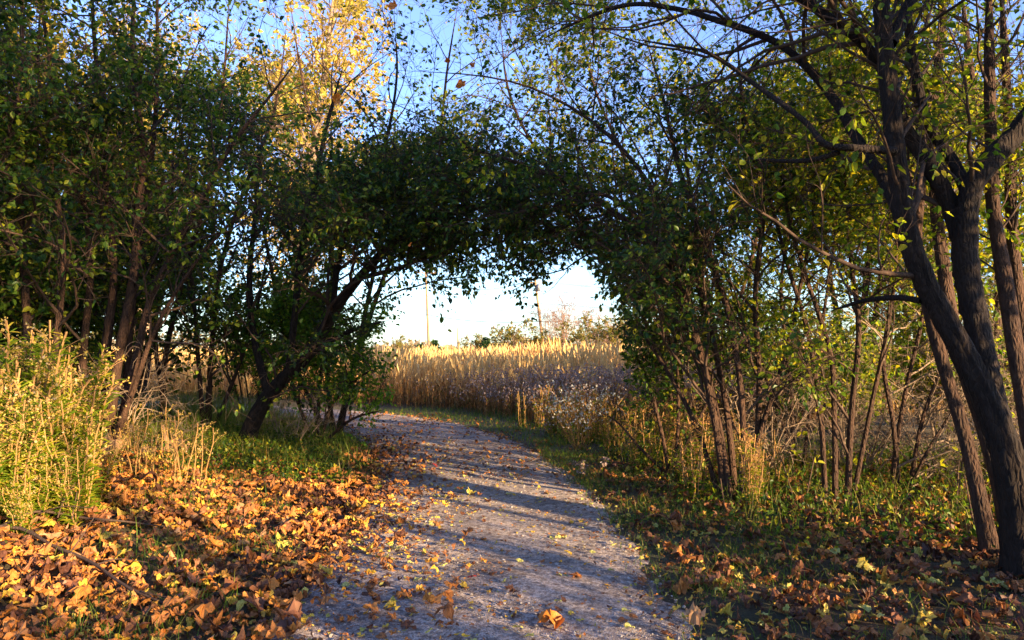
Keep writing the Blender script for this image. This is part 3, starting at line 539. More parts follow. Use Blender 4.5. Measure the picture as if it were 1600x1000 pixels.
# shrub trees to its right
stem_tree('shrub_tree', 'clump of straight sunlit stems rising from one foot, right of the arching tree', 'tree', at(1310, 797, 7.5),
 [[(1290, 792, 7.5, 11), (1282, 650, 7.5, 11), (1262, 520, 7.6, 10), (1232, 420, 7.7, 9), (1200, 300, 7.8, 8), (1165, 190, 8, 6), (1120, 80, 8.2, 3)], [(1305, 797, 7.5, 13), (1303, 650, 7.5, 12), (1297, 550, 7.6, 11), (1262, 440, 7.7, 10), (1228, 320, 7.8, 8), (1215, 180, 8, 5), (1190, 50, 8, 3)],
  [(1324, 797, 7.5, 15), (1330, 650, 7.5, 13), (1342, 520, 7.5, 12), (1330, 410, 7.6, 10), (1320, 280, 7.7, 8), (1300, 150, 7.8, 6), (1290, 0, 7.9, 4)], [(1330, 790, 7.7, 11), (1360, 640, 7.8, 10), (1385, 520, 7.8, 9), (1400, 400, 7.9, 7), (1395, 250, 8, 5), (1370, 100, 8, 3)]],
 'stem', B_BUCK, G_RIGHT, 'shrub trees right of the path', twig=B_TWIG, n1=140, l1=1.2, n2=760, l2=.6, n3=5200, l3=.33, nl=6, size=.060, t0=.06, up=.25, tint=(.15, 1))
stem_tree('shrub_tree', 'brown twiggy clump of crooked stems between the straight stems and the large trunk', 'tree', at(1405, 778, 8.2),
 [[(1392, 778, 8.2, 11), (1400, 700, 8.2, 10), (1415, 610, 8.3, 9), (1440, 500, 8.4, 8), (1455, 380, 8.5, 6), (1450, 250, 8.6, 4)], [(1405, 778, 8.2, 11), (1395, 660, 8.2, 10), (1380, 560, 8.3, 9), (1400, 430, 8.4, 7), (1420, 300, 8.5, 5), (1410, 160, 8.6, 3)], [(1420, 772, 8.3, 9), (1440, 660, 8.3, 9), (1475, 560, 8.4, 7), (1500, 450, 8.5, 4)], [(1415, 775, 8.1, 8), (1452, 700, 8.0, 7), (1490, 640, 8, 5), (1520, 600, 8, 3)]],
 'stem', B_BUCK, G_RIGHT, 'shrub trees right of the path', twig=B_PALE, n1=170, l1=1.2, n2=900, l2=.65, n3=3400, l3=.36, nl=3, size=.055, t0=.03, up=.05, tint=(.1, 1))
stem_tree('shrub_tree', 'loose yellow green shrub tree standing behind the straight stems', 'tree', at(1245, 735, 9.6),
 [[(1240, 735, 9.6, 9), (1235, 600, 9.7, 8), (1220, 450, 9.8, 7), (1240, 300, 10, 5), (1230, 150, 10, 3)], [(1255, 735, 9.7, 9), (1270, 600, 9.8, 8), (1290, 470, 10, 7), (1310, 330, 10, 5), (1320, 180, 10, 3)], [(1248, 735, 9.6, 8), (1200, 600, 9.7, 7), (1150, 480, 9.8, 5), (1120, 350, 10, 3)]],
 'stem', B_BUCK, G_RIGHT, 'shrub trees right of the path', twig=B_TWIG, n1=110, l1=1.4, n2=560, l2=.7, n3=4600, l3=.36, nl=6, size=.062, t0=.05, up=.2, tint=(.2, 1))
stem_tree('leafy_bush', 'dense dark leafy bush under the arch where the verge meets the field', 'bush', at(1045, 735, 9.2),
 [[(1045, 735, 9.2, 9), (1030, 660, 9.2, 8), (1010, 590, 9.3, 6), (985, 540, 9.4, 4)], [(1055, 735, 9.2, 9), (1060, 640, 9.3, 8), (1055, 540, 9.4, 6), (1040, 450, 9.5, 3)], [(1050, 738, 9.1, 8), (1090, 660, 9.2, 7), (1120, 590, 9.3, 5), (1130, 500, 9.4, 3)], [(1040, 738, 9.1, 7), (1000, 700, 9.1, 6), (965, 660, 9.1, 4), (930, 640, 9.2, 3)]],
 'stem', B_BUCK, G_BUCK, twig=B_TWIG, n1=90, l1=.85, n2=420, l2=.45, n3=2600, l3=.28, nl=6, size=.060, t0=.12, up=.12, tint=(0, .92))

# left side
stem_tree('thicket_tree', 'tall dark clump of bare lower stems behind the sunlit weeds', 'tree', at(170, 705, 9),
 [[(165, 705, 8.9, 25), (185, 560, 8.9, 21), (207, 440, 8.9, 18), (217, 330, 8.9, 17), (224, 225, 9, 15), (212, 150, 9, 12), (207, 60, 9, 10), (212, -60, 9, 7), (215, -250, 9, 3)],
  [(148, 700, 9.1, 22), (168, 530, 9.1, 18), (178, 420, 9.1, 15), (164, 270, 9.1, 13), (155, 150, 9.1, 11), (145, 20, 9.1, 8), (140, -150, 9.1, 4)],
  [(128, 705, 9, 20), (130, 560, 9, 17), (142, 420, 9, 14), (128, 300, 9, 12), (95, 180, 9, 10), (70, 40, 9, 7), (50, -100, 9, 4)],
  [(180, 700, 9, 20), (213, 560, 9, 16), (238, 460, 9, 14), (300, 340, 8.9, 11), (360, 230, 8.8, 9), (430, 140, 8.7, 6), (490, 60, 8.6, 3)],
  [(190, 700, 9.2, 16), (205, 500, 9.2, 14), (218, 380, 9.3, 12), (238, 240, 9.3, 11), (246, 120, 9.3, 9), (246, 0, 9.3, 7), (250, -150, 9.3, 4)],
  [(170, 705, 8.8, 15), (205, 620, 8.8, 12), (250, 500, 8.7, 9), (330, 380, 8.6, 7), (420, 300, 8.5, 4)]],
 'stem', B_BUCK, G_BUCK, 'thicket left of the path', twig=B_TWIG, n1=200, l1=1.7, n2=1100, l2=.75, n3=7200, l3=.36, nl=6, size=.064, t0=.05, up=.15, tint=(0, .96))
stem_tree('thicket_tree', 'dark leafy thicket tree at the edge behind the tallest weeds', 'tree', at(30, 720, 8.2),
 [[(40, 720, 8.2, 22), (45, 560, 8.2, 19), (35, 380, 8.2, 16), (25, 220, 8.2, 13), (35, 60, 8.2, 9), (30, -120, 8.2, 5)], [(70, 715, 8.3, 18), (85, 560, 8.3, 15), (100, 400, 8.3, 12), (80, 250, 8.4, 9), (60, 100, 8.4, 6), (70, -60, 8.4, 3)], [(0, 720, 8, 20), (-15, 560, 8, 17), (-10, 400, 8, 13), (5, 250, 7.8, 10), (40, 120, 7.6, 6), (80, 40, 7.5, 3)], [(20, 720, 8.1, 14), (-60, 560, 8, 12), (-120, 400, 8, 9), (-150, 200, 8, 5)]],
 'stem', B_BUCK, G_BUCK, 'thicket left of the path', twig=B_TWIG, n1=150, l1=1.5, n2=800, l2=.7, n3=6200, l3=.34, nl=6, size=.066, t0=.08, up=.12, tint=(0, .97))
stem_tree('thicket_tree', 'thin stemmed thicket tree between the clump and the leaning tree, open at its foot', 'tree', at(290, 665, 12),
 [[(255, 665, 12.2, 14), (258, 560, 12.2, 12), (290, 420, 12.2, 10), (330, 280, 12.2, 8), (350, 120, 12.2, 6), (360, -40, 12.2, 3)], [(325, 668, 12, 14), (330, 560, 12, 12), (345, 420, 12, 10), (380, 300, 12, 8), (430, 170, 12, 6), (450, 20, 12, 3)], [(318, 668, 12, 10), (310, 560, 12, 9), (300, 440, 12, 8), (270, 300, 12, 6), (280, 150, 12, 4)], [(268, 665, 12.3, 12), (245, 560, 12.3, 10), (240, 440, 12.3, 8), (180, 330, 12.3, 5)], [(335, 668, 12, 9), (370, 580, 12, 8), (400, 490, 12, 6), (420, 380, 12, 4)]],
 'stem', B_BUCK, G_BUCK, 'thicket left of the path', twig=B_TWIG, n1=200, l1=1.8, n2=1200, l2=.8, n3=9600, l3=.38, nl=6, size=.070, t0=.08, up=.2, tint=(0, .95))
stem_tree('leaning_tree', 'dark tree leaning steeply over the path from the far left bank', 'tree', at(382, 706, 10.8),
 [[(380, 708, 10.8, 26), (400, 650, 10.8, 24), (435, 600, 10.7, 22), (485, 550, 10.5, 19), (520, 490, 10.3, 17), (560, 435, 10, 15), (610, 385, 9.7, 12), (670, 345, 9.4, 9), (740, 320, 9.2, 6), (830, 330, 9, 3)]],
 'trunk', B_DARK, G_ARCH, twig=B_TWIG, K=30, sides=11,
 limbs=[[(450, 588, 10.6, 13), (460, 500, 10.4, 11), (470, 400, 10.2, 10), (490, 300, 10, 8), (510, 200, 9.8, 6), (540, 90, 9.6, 4)], [(520, 490, 10.3, 11), (530, 400, 10, 10), (560, 310, 9.8, 8), (600, 230, 9.6, 6), (620, 120, 9.5, 4), (615, 20, 9.4, 2)], [(420, 615, 10.7, 14), (400, 540, 10.8, 11), (390, 440, 10.8, 9), (400, 330, 10.7, 7), (410, 200, 10.6, 4)], [(560, 435, 10, 9), (620, 420, 9.8, 7), (680, 400, 9.6, 5), (740, 410, 9.5, 3)], [(465, 570, 10.6, 10), (520, 530, 10.7, 8), (570, 510, 10.8, 6), (610, 500, 10.9, 3)]],
 n1=210, l1=1.9, n2=1150, l2=.78, n3=8400, l3=.36, nl=5, size=.064, t0=.1, up=.34, droop=.03, hang=.5, tint=(0, .97))
stem_tree('leafy_bush', 'brighter green bush hiding the bend of the path beneath the leaning tree', 'bush', at(500, 690, 12),
 [[(500, 692, 12, 9), (520, 630, 12, 8), (560, 590, 12, 6), (605, 570, 12, 3)], [(495, 692, 12.1, 9), (500, 600, 12.1, 8), (510, 530, 12.1, 6), (540, 470, 12.1, 3)], [(490, 692, 12.1, 8), (460, 610, 12.2, 7), (450, 540, 12.2, 5), (470, 470, 12.2, 3)], [(505, 692, 11.9, 8), (550, 655, 11.9, 6), (600, 640, 11.9, 3)]],
 'stem', B_BUCK, G_BRIGHT, twig=B_TWIG, n1=100, l1=1.3, n2=480, l2=.6, n3=4200, l3=.34, nl=6, size=.066, t0=.1, up=.15)

# two more that close the canopy from behind
stem_tree('shrub_tree', 'tall yellow green shrub tree filling the canopy behind the arch', 'tree', at(1085, 700, 11.5),
 [[(1080, 700, 11.5, 11), (1060, 560, 11.5, 10), (1040, 420, 11.5, 9), (990, 280, 11.5, 8), (930, 140, 11.6, 6), (900, 0, 11.7, 4)], [(1090, 700, 11.6, 11), (1100, 540, 11.6, 10), (1090, 380, 11.6, 9), (1070, 220, 11.7, 7), (1080, 80, 11.7, 4)], [(1085, 700, 11.5, 10), (1030, 480, 11.5, 9), (950, 340, 11.6, 8), (850, 240, 11.7, 6), (760, 160, 11.8, 4)], [(1075, 700, 11.6, 10), (990, 460, 11.6, 9), (880, 300, 11.7, 7), (800, 160, 11.8, 6), (780, 20, 11.9, 3)], [(1095, 700, 11.6, 10), (1140, 520, 11.6, 9), (1180, 380, 11.7, 8), (1200, 220, 11.7, 6), (1190, 80, 11.8, 3)]],
 'stem', B_BUCK, G_RIGHT, 'shrub trees right of the path', twig=B_TWIG, n1=280, l1=1.9, n2=1700, l2=.85, n3=14000, l3=.42, nl=6, size=.066, t0=.25, up=.42, tint=(.15, 1))
stem_tree('thicket_tree', 'leafy thicket tree rising behind the leaning tree, its crown mixed with golden leaves', 'tree', at(520, 680, 13.5),
 [[(520, 680, 13.5, 12), (510, 540, 13.5, 11), (520, 400, 13.5, 9), (500, 260, 13.5, 7), (470, 110, 13.5, 5), (450, -20, 13.5, 3)], [(530, 680, 13.5, 11), (560, 540, 13.5, 10), (590, 400, 13.5, 8), (620, 280, 13.5, 6), (650, 190, 13.5, 3)], [(525, 680, 13.4, 11), (570, 520, 13.4, 10), (620, 380, 13.4, 9), (680, 240, 13.4, 7), (700, 100, 13.4, 5), (720, -20, 13.4, 3)], [(510, 680, 13.6, 11), (450, 540, 13.6, 9), (420, 400, 13.6, 8), (390, 250, 13.6, 6), (360, 100, 13.6, 3)]],
 'stem', B_BUCK, G_BUCK, 'thicket left of the path', twig=B_TWIG, n1=190, l1=1.9, n2=1000, l2=.85, n3=8200, l3=.42, nl=6, size=.075, t0=.2, up=.2, tint=(.1, 1))

# ------------------------------------------------------------------ trees further off
def free_stem(h, r, lean=(0, 0), spread=0, K=16, x0=0, y0=0, wig=.03):
    t = np.linspace(0, 1, K); a = U(0, 6.28)
    p = np.stack([x0+lean[0]*t*h+spread*h*t*math.cos(a), y0+lean[1]*t*h+spread*h*t*math.sin(a), h*t-.1], 1)
    p[:, :2] += np.cumsum(rng.normal(size=(K, 2)), 0)*wig*h/K; return p, np.maximum(r*(1-t*.85), .006)
def free_tree(name, label, cat, loc, h, r, leafm, bark, group=None, ns=1, spread=0., part='trunk', sides=8, sc=1, **kw):
    root = thing(name, label, cat, (0, 0, 0), group)
    st = [free_stem(h*U(.8, 1) if ns > 1 else h, r, spread=spread*U(.5, 1.3), x0=U(-.15, .15)*(ns > 1), y0=U(-.15, .15)*(ns > 1)) for _ in range(ns)]
    for p, q in st: m_ = MB(); tubes(m_, p[None], q[None], sides, .5, .06); m_.build(part, bark, root, True)
    d = dict(prune=False); d.update(kw); foliate(root, st, (bark, leafm), **d)
    root.location = (loc[0], loc[1], float(height(loc[0], loc[1])[0])); return root
def again(o, loc, rz, sc, label):
    c = copy_tree(o); c.location = (loc[0], loc[1], float(height(loc[0], loc[1])[0])); c.rotation_euler = (0, 0, rz); c.scale = (sc,)*3; c['label'] = label; return c

# tall golden trees behind the left thicket
BT = dict(n1=80, l1=4.5, n2=380, l2=2., n3=2400, l3=1., nl=6, size=.19, t0=.18, up=.5, tw=.008, hang=.2)
y1 = free_tree('tall_tree', 'tall golden leaved tree glowing through the gap above the arch', 'tree', (-8.6, 28), 17, .22, G_GOLD, B_PALE, 'tall trees behind the thicket', ns=3, spread=.14, part='trunk', **BT)
o1 = free_tree('tall_tree', 'olive leaved tree standing furthest left behind the thicket', 'tree', (-20, 24), 13, .2, G_OLIVE, B_BUCK, 'tall trees behind the thicket', ns=3, spread=.16, part='trunk', **BT)
again(o1, (-13.5, 21), 2, .9, 'olive leaved tree behind the dark clump of stems left of the golden one')
again(y1, (-16.5, 33), 1.2, .95, 'golden tree standing behind the olive leaved trees')
again(y1, (-11.5, 41), 4, .95, 'golden tree furthest behind the thicket across the reeds')
again(o1, (-11.5, 15.5), 4, .55, 'small olive tree standing close behind the thicket stems')
again(o1, (-8.8, 17.5), 5.1, .5, 'low olive tree beside the reeds edge left of the leaning tree')

k1 = free_tree('thicket_bush', 'dark leafy bush filling the thicket behind the bare stems', 'bush', (-7.6, 11.5), 3.4, .03, G_BUCK, B_BUCK, 'bushes in the left thicket', ns=6, spread=.28, part='stem', sides=5, n1=60, l1=1.3, n2=260, l2=.65, n3=1900, l3=.36, nl=6, size=.085, t0=.1, up=.3, tw=.003)
for loc, rz, sc, lab in [((-9.6, 12.5), 1, 1.2, 'dark bush deep in the thicket behind the goldenrod'), ((-6.6, 10.6), 2, .85, 'dark bush close behind the clump of bare stems'), ((-10.5, 15.5), 3, 1.3, 'tall dark bush at the back of the thicket'), ((-8., 9.2), 4, .95, 'dark bush at the frame edge behind the goldenrod'), ((-5.4, 15.2), 5, .75, 'low dark bush before the bend, left of the bright green bush'), ((-9, 14), 1.7, 1.5, 'tall dark bush in the middle of the thicket behind the bare stems'), ((-7.2, 13.6), 2.7, 1.35, 'dark bush behind the thin stemmed thicket tree'), ((-11.5, 17.5), 3.7, 1.8, 'tallest dark bush at the back of the thicket'), ((-6.6, 8.6), .7, 1.05, 'dark bush directly behind the goldenrod and the bare stems')]:
    again(k1, loc, rz, sc, lab)
# yellowing grove behind the right side
GT = dict(n1=60, l1=2.4, n2=280, l2=1.1, n3=1700, l3=.6, nl=6, size=.10, t0=.12, up=.35, tw=.005, hang=.3)
g1 = free_tree('grove_tree', 'yellow green tree in the sunlit grove just right of the arching tree', 'tree', (6.2, 13.5), 7.5, .07, G_RIGHT, B_BUCK, 'grove behind the right side', ns=4, spread=.14, part='stem', **GT)
g2 = free_tree('grove_tree', 'golden green tree in the grove seen between the forks of the large tree', 'tree', (9.2, 14), 8, .08, G_RIGHT, B_PALE, 'grove behind the right side', ns=3, spread=.12, part='stem', **GT)
for loc, rz, sc, src, lab in [((8.5, 15.4), 1, .9, g2, 'grove tree standing behind the twiggy clump, its top against blue sky'), ((12.5, 13.3), 2.4, .95, g1, 'grove tree furthest right behind the slim dark trunks'), ((4.9, 16.5), 3.3, .72, g1, 'short grove tree nearest the field beside the arching tree'),
    ((11, 12), 4.2, 1., g2, 'taller grove tree behind the low young one between the two forks'), ((7.2, 10.8), 5.2, .55, g1, 'young grove tree low behind the brown twiggy clump'), ((9.2, 10.6), .6, .6, g2, 'young grove tree low behind the largest trunk'), ((15.5, 11), 5.8, 1.1, g1, 'grove tree at the far back near the frame edge')]:
    again(src, loc, rz, sc, lab)
bs = dict(n1=40, l1=.8, n2=170, l2=.45, n3=700, l3=.3, nl=5, size=.07, t0=.1, up=.3, tw=.003)
u1 = free_tree('undergrowth_bush', 'tangled yellow green bush low behind the straight stems', 'bush', (4.6, 10.4), 1.7, .02, G_RIGHT, B_PALE, 'bushes under the grove', ns=6, spread=.3, part='stem', sides=5, **bs)
for loc, rz, sc, lab in [((7.8, 9.6), 2, 1.0, 'bush filling the gap behind the large trunk foot'), ((5.6, 12), 3, 1.2, 'bush at the back between the straight stems and the young grove tree'), ((8.6, 12), 5, 1.3, 'bush deep under the grove behind the slim trunks'), ((6.5, 10.9), 1.2, 1.1, 'bush behind the brown twiggy clump under the young grove tree'), ((9.9, 10.4), 2.2, 1.3, 'bush at the frame edge behind the slim dark trunk'), ((7.3, 12.6), 3.2, 1.3, 'bush at the back of the grove behind the twiggy clump'), ((4.9, 13.2), 4.4, 1.2, 'bush at the back of the grove behind the loose shrub tree'), ((10.8, 13), .3, 1.4, 'bush furthest back between the largest trunk and the frame edge')]:
    again(u1, loc, rz, sc, lab)
d1 = free_tree('dead_brush', 'tangle of dry brown twigs sprawling beside the twiggy clump', 'brush', (5.0, 8.6), 1.1, .014, G_OLIVE, B_PALE, 'dry brush under the grove', ns=9, spread=.7, part='stem', sides=5, n1=70, l1=.8, n2=260, l2=.4, n3=300, l3=.25, nl=0, t0=.1, up=.05, wander=.35)
again(d1, (5.9, 8.4), 2, 1.05, 'dry twig tangle between the twiggy clump and the slim trunks'); again(d1, (-5.2, 9.6), 1, 1.3, 'dry twig tangle at the foot of the dark left thicket'); again(d1, (-3.4, 11.4), 4, .9, 'dry twig tangle beside the leaning tree foot'); again(d1, (4.3, 9.3), 3, 1.2, 'dry twig tangle low behind the straight stems'); again(d1, (6.6, 9.4), .3, 1.4, 'tall dry twig tangle at the back of the twiggy clump'); again(d1, (3.1, 9.2), 1.9, 1.2, 'dry twig tangle between the arching tree and the straight stems'); again(d1, (5.6, 7.6), 4.4, 1., 'dry twig tangle before the brown twiggy clump'); again(d1, (7.4, 8.4), 2.9, 1.3, 'dry twig tangle deep behind the leaning slim trunk')

# unseen trees, bushes and brush on the sunny side, placed to shade the path
HD = dict(n1=50, l1=2.2, n2=200, l2=1.1, n3=1300, l3=.6, nl=6, size=.14)
h1 = free_tree('shade_tree', 'leafy unseen tree placed on the sunny side to shade the path', 'tree', (6.5, 2.0), 8.4, .1, G_SHADE, B_DARK, 'unseen shade trees', ns=3, spread=.12, part='stem', t0=.24, up=.3, **HD)
for x, y, sc, rz in [(4.9, -5.2, .9, 2), (8.6, -8.5, 1.1, 4)]: again(h1, (x, y), rz, sc, 'leafy unseen tree placed on the sunny side to shade the path')
h2 = free_tree('shade_tree', 'high crowned unseen tree placed on the sunny side to shade the thicket', 'tree', (6.2, -2.2), 10.5, .08, G_SHADE, B_DARK, 'high crowned unseen shade trees', ns=2, spread=.06, part='stem', t0=.4, up=.3, **{**HD, 'n3': 850})
for x, y, sc, rz in [(7.4, -.7, 1.0, 1), (8.4, .1, 1., 2.2), (9.2, -4.2, 1.15, 3.3)]: again(h2, (x, y), rz, sc, 'high crowned unseen tree placed on the sunny side to shade the thicket')
for q, sc, rz in [(.4, 1.5, 0), (1.6, 1.2, 1), (3.9, 1.05, 2), (6.1, 1.0, 5)]: again(u1, (3.75+.66*q, -3.3+.75*q), rz, sc, 'rounded unseen bush added on the sunny side to shade the path')['group'] = 'unseen shade bushes'  # low bushes added out of view; their gaps leave the sun stripes

hb = free_tree('dapple_brush', 'loose unseen brush added on the sunny side to dapple the path', 'brush', (4.3, .2), 1.9, .012, G_SHADE, B_TWIG, 'unseen dapple brush', ns=6, spread=.3, part='stem', sides=4, n1=40, l1=.8, n2=120, l2=.4, n3=220, l3=.25, nl=3, size=.06, t0=.2, up=.3)  # added out of view to break the sun stripes into dapples
for q, T, sc, rz in [(3.4, 3.4, 1., 1), (4.7, 2.6, .9, 2), (5.1, 4.2, 1.1, 3), (2.6, 4.2, 1.1, 4)]: again(hb, (.75*T+.66*q, -.66*T+.75*q), rz, sc, 'loose unseen brush added on the sunny side to dapple the path')

# beyond the field
fs = dict(n1=36, l1=1.5, n2=150, l2=.8, n3=700, l3=.45, nl=6, size=.17, t0=.05, up=.3, tw=.012)
f1 = free_tree('field_shrub', 'broad rounded yellow green shrub beyond the reeds left of the pole', 'shrub', at(800, 560, 66)[:2], 3.4, .05, G_SHRUB, B_BARE, 'shrubs beyond the reeds', ns=7, spread=.45, part='stem', sides=5, **fs)
for x, d, sc, rz, lab in [(832, 68, .78, 1, 'yellow shrub touching the foot of the leaning pole'), (765, 72, .8, 2, 'smaller shrub left of the broad rounded one'), (905, 66, .95, 3, 'shrub right of the pole beneath the bare trees'), (945, 60, 1.0, 4, 'dark shrub furthest right under the arch edge'), (735, 85, .7, 5, 'low shrub behind the reeds near the small far pole'), (620, 80, .7, 6, 'low shrub at the left end of the reeds'), (870, 74, .8, 1.6, 'shrub directly behind the leaning pole'), (985, 58, 1.1, 2.2, 'shrub hidden partly by the arching tree')]:
    again(f1, at(x, 560, d)[:2], rz, sc, lab)
for x, d, h, lab in [(880, 70, 6.6, 'upright bare tree beside the leaning pole'), (925, 78, 5.6, 'rounded bare tree right of the upright one'), (950, 84, 4.2, 'low reddish bare tree furthest right'), (862, 74, 5.2, 'slim bare tree touching the leaning pole')]:
    free_tree('bare_tree', lab, 'tree', at(x, 560, d)[:2], h, .07, G_SHRUB, B_BARE, 'bare trees beyond the reeds', ns=3, spread=.16, part='stem', sides=5, n1=50, l1=2.4, n2=260, l2=1.2, n3=800, l3=.7, nl=0, t0=.2, up=.5, tw=.018)
def conifer(x, d, h, lab):
    root = thing('evergreen', lab, 'tree', (*at(x, 560, d)[:2], -.05), 'evergreens beyond the reeds'); p, r = free_stem(h, .07, wig=.005); m_ = MB(); tubes(m_, p[None], r[None], 6); m_.build('trunk', B_DARK, root, True)
    n = 900; t = U(.08, 1, n)**.8; t = np.round(t*9+U(-.28, .28, n))/9.; t = np.clip(t, .05, 1); a = U(0, 6.28, n); rad = (1.08-t)*h*.55*U(.3, 1.05, n); P = np.stack([rad*np.cos(a), rad*np.sin(a), t*h-rad*.25], 1)
    m_ = MB(); leaves(m_, P, nrm(np.stack([np.cos(a), np.sin(a), 0*a-.25], 1)+rng.normal(size=(n, 3))*.3), nrm(rng.normal(size=(n, 3))*.4+[0, 0, 1]), U(.18, .36, n), 'lance'); leaves(m_, P, nrm(np.stack([np.cos(a), np.sin(a), 0*a], 1)+rng.normal(size=(n, 3))*.6), nrm(rng.normal(size=(n, 3))), U(.15, .3, n), 'diamond'); m_.build('crown', G_FIR, root)
conifer(657, 62, 1.9, 'small spreading evergreen left of the pale upright pole'); conifer(679, 68, 2.3, 'taller dark evergreen right of the pale upright pole'); conifer(759, 66, 2.5, 'ragged evergreen at the left end of the rounded shrub')
mb = MB(); n = 26000; a = U(-1., 1., n); X = a*330; Y = 210+50*rng.random(n)-abs(X)*.1; H = 3.2+1.5*np.sin(X*.05)+1.3*np.sin(X*.19+1)+.8*np.sin(X*.6); P = np.stack([X, Y, U(0, 1, n)**.7*np.maximum(H, 1.2)], 1)
leaves(mb, P, nrm(rng.normal(size=(n, 3))+[0, 0, .5]), nrm(rng.normal(size=(n, 3))), U(.7, 1.5, n), 'diamond')
tag(mb.build('far_woods', leaf_mat('far woodland', [(0, (.16, .13, .09)), (.5, (.28, .19, .12)), (1, (.24, .20, .07))], .2, .9, .05)), 'low brown line of far woods along the horizon', 'woods', kind='stuff')

# poles and wires
def pole(x0, y0, x1, y1, d, rad, lab, arm=True, tr=False):
    B, T = np.array(at(x0, y0, d)), np.array(at(x1, y1, d)); B = B+(T-B)*(-B[2]/(T[2]-B[2])); B[2] -= .3
    root = thing('utility_pole', lab, 'utility pole', tuple(B)); t = np.linspace(0, 1, 8)[:, None]; P = (T-B)*t
    m_ = MB(); tubes(m_, P[None], (rad*(1-.35*t[:, 0]))[None], 10, .5, .02, True); m_.build('shaft', M_POLE, root, True); L = T-B
    if arm:
        c = L*.955; e = np.array([1.15, .25, .0]); m_ = MB(); q = np.stack([c-e+[0, -rad, 0], c+[0, -rad, 0], c+e+[0, -rad, 0]]); tubes(m_, q[None], np.full((1, 3), .06), 4, .5, 0, True); m_.build('crossarm', M_POLE, root)
        for k in (-.9, -.35, .9):
            p = c+e*k+[0, -rad, .05]; m_ = MB(); tubes(m_, np.stack([p, p+[0, 0, .07], p+[0, 0, .14], p+[0, 0, .2]])[None], np.array([[.03, .055, .055, .02]]), 8, .5, 0, True); m_.build('insulator', M_CERAMIC, root, True)
    if tr:
        p = L*.90+np.array([.22, -.12, 0]); m_ = MB(); tubes(m_, np.stack([p+[0, 0, -.35], p+[0, 0, -.33], p, p+[0, 0, .28], p+[0, 0, .36]])[None], np.array([[.15, .19, .19, .19, .1]]), 12, .5, 0, True); m_.build('transformer', M_METAL, root, True)
    return B, T
B1, T1 = pole(851, 556, 836, 436, 74, .17, 'leaning brown wooden utility pole with a crossarm beyond the reeds', True, True)
B2, T2 = pole(671, 560, 665, 420, 86, .17, 'pale upright utility pole between the two evergreens', True)
B3, T3 = pole(716, 556, 714.5, 512, 170, .16, 'thin small utility pole far behind the reeds', False)
def wire(a, b, sag, lab, r=.022):
    t = np.linspace(0, 1, 24)[:, None]; P = a+(b-a)*t-np.array([0, 0, 1])*sag*4*t*(1-t); m_ = MB(); tubes(m_, P[None], np.full((1, 24), r), 4); o = m_.build('power_line', M_WIRE); tag(o, lab, 'power line')
L1, L2 = T1-B1, T2-B2; off = np.array([120., 20, 0])
for k, (f, dx, sag, lb, lr) in enumerate([(.97, -1.0, 1.4, 'topmost wire sagging from the crossarm of the leaning pole to the pale pole', 'topmost wire running right from the leaning pole crossarm'), (.97, .9, 2.0, 'second wire hanging lower between the two pole crossarms', 'second wire running right from the outer end of the crossarm'),
    (.72, 0, 1.2, 'middle wire between the shafts of the two utility poles', 'middle wire running right in front of the bare trees'), (.52, 0, .4, 'lowest thick cable between the leaning pole and the pale pole', 'lowest thick cable running right low over the shrubs')]):
    a, b = B1+L1*f+[dx, -.2, 0], B2+L2*f+[dx, -.2, 0]; wire(a, b, sag, lb, .03 if k == 3 else .02); wire(a, a+off, sag*1.5, lr, .03 if k == 3 else .02)
wire(B2+L2*.52, B2+L2*.52+np.array([-90., 10, 0]), 1., 'cable running left from the pale utility pole', .03)

# ------------------------------------------------------------------ plants by the path
def weed_proto(h, ns, leafn, lsize, leafm, flm, head=True, spread=.12):
    root = thing('weed', 'x', 'weed'); sm, lm_, hm = MB(), MB(), MB()
    for _ in range(ns):
        p, r = free_stem(h*U(.65, 1.05), .005, spread=spread*U(.2, 2.4), K=10, x0=U(-.05, .05), y0=U(-.05, .05), wig=.16); hh = p[-1, 2]; tubes(sm, p[None], np.maximum(r, .0018)[None], 4)
        n = leafn; t = U(.12, .97, n); i = (t*8.99).astype(int); P = p[i]+(p[i+1]-p[i])*(t*9-i)[:, None]; a = U(0, 6.28, n)
        A = nrm(np.stack([np.cos(a), np.sin(a), U(-.2, 1.0, n)], 1)); leaves(lm_, P, A, nrm(np.stack([-np.cos(a)*.5, -np.sin(a)*.5, 0*a+1], 1)), lsize*U(.6, 1.2, n)*(1.25-.6*t), 'lance')
        if head:
            for _ in range(6):
                k = rng.integers(5, 9); a = U(0, 6.28); L = U(.06, .16)*h; q = p[k]+np.stack([np.array([math.cos(a)*s*L, math.sin(a)*s*L, L*(1.3*s-.5*s*s)]) for s in np.linspace(0, 1, 5)]); tubes(sm, q[None], np.full((1, 5), .0016), 3)
                n = 9; s = rng.integers(1, 5, n); P = q[s]+rng.normal(size=(n, 3))*.010; leaves(hm, P, nrm(rng.normal(size=(n, 3))+[0, 0, .5]), nrm(rng.normal(size=(n, 3))), U(.012, .028, n), 'diamond')
    sm.build('stalk', G_FORB, root); lm_.build('foliage', leafm, root)
    if head: hm.build('flower', flm, root)['kind'] = 'stuff'
    return root
G_GROD = leaf_mat('faded goldenrod', [(0, (.40, .28, .07)), (.6, (.55, .40, .08)), (1, (.50, .36, .22))], .35, .8, .1)
protos = [weed_proto(U(.95, 1.25), 6, 70, .12, G_WEED, G_GROD) for _ in range(4)]
for q in protos: q['label'] = 'sunlit yellow green goldenrod weed in the tall patch left of the path'; q['group'] = 'goldenrod weeds in the sunlit patch'; q.name = 'goldenrod'
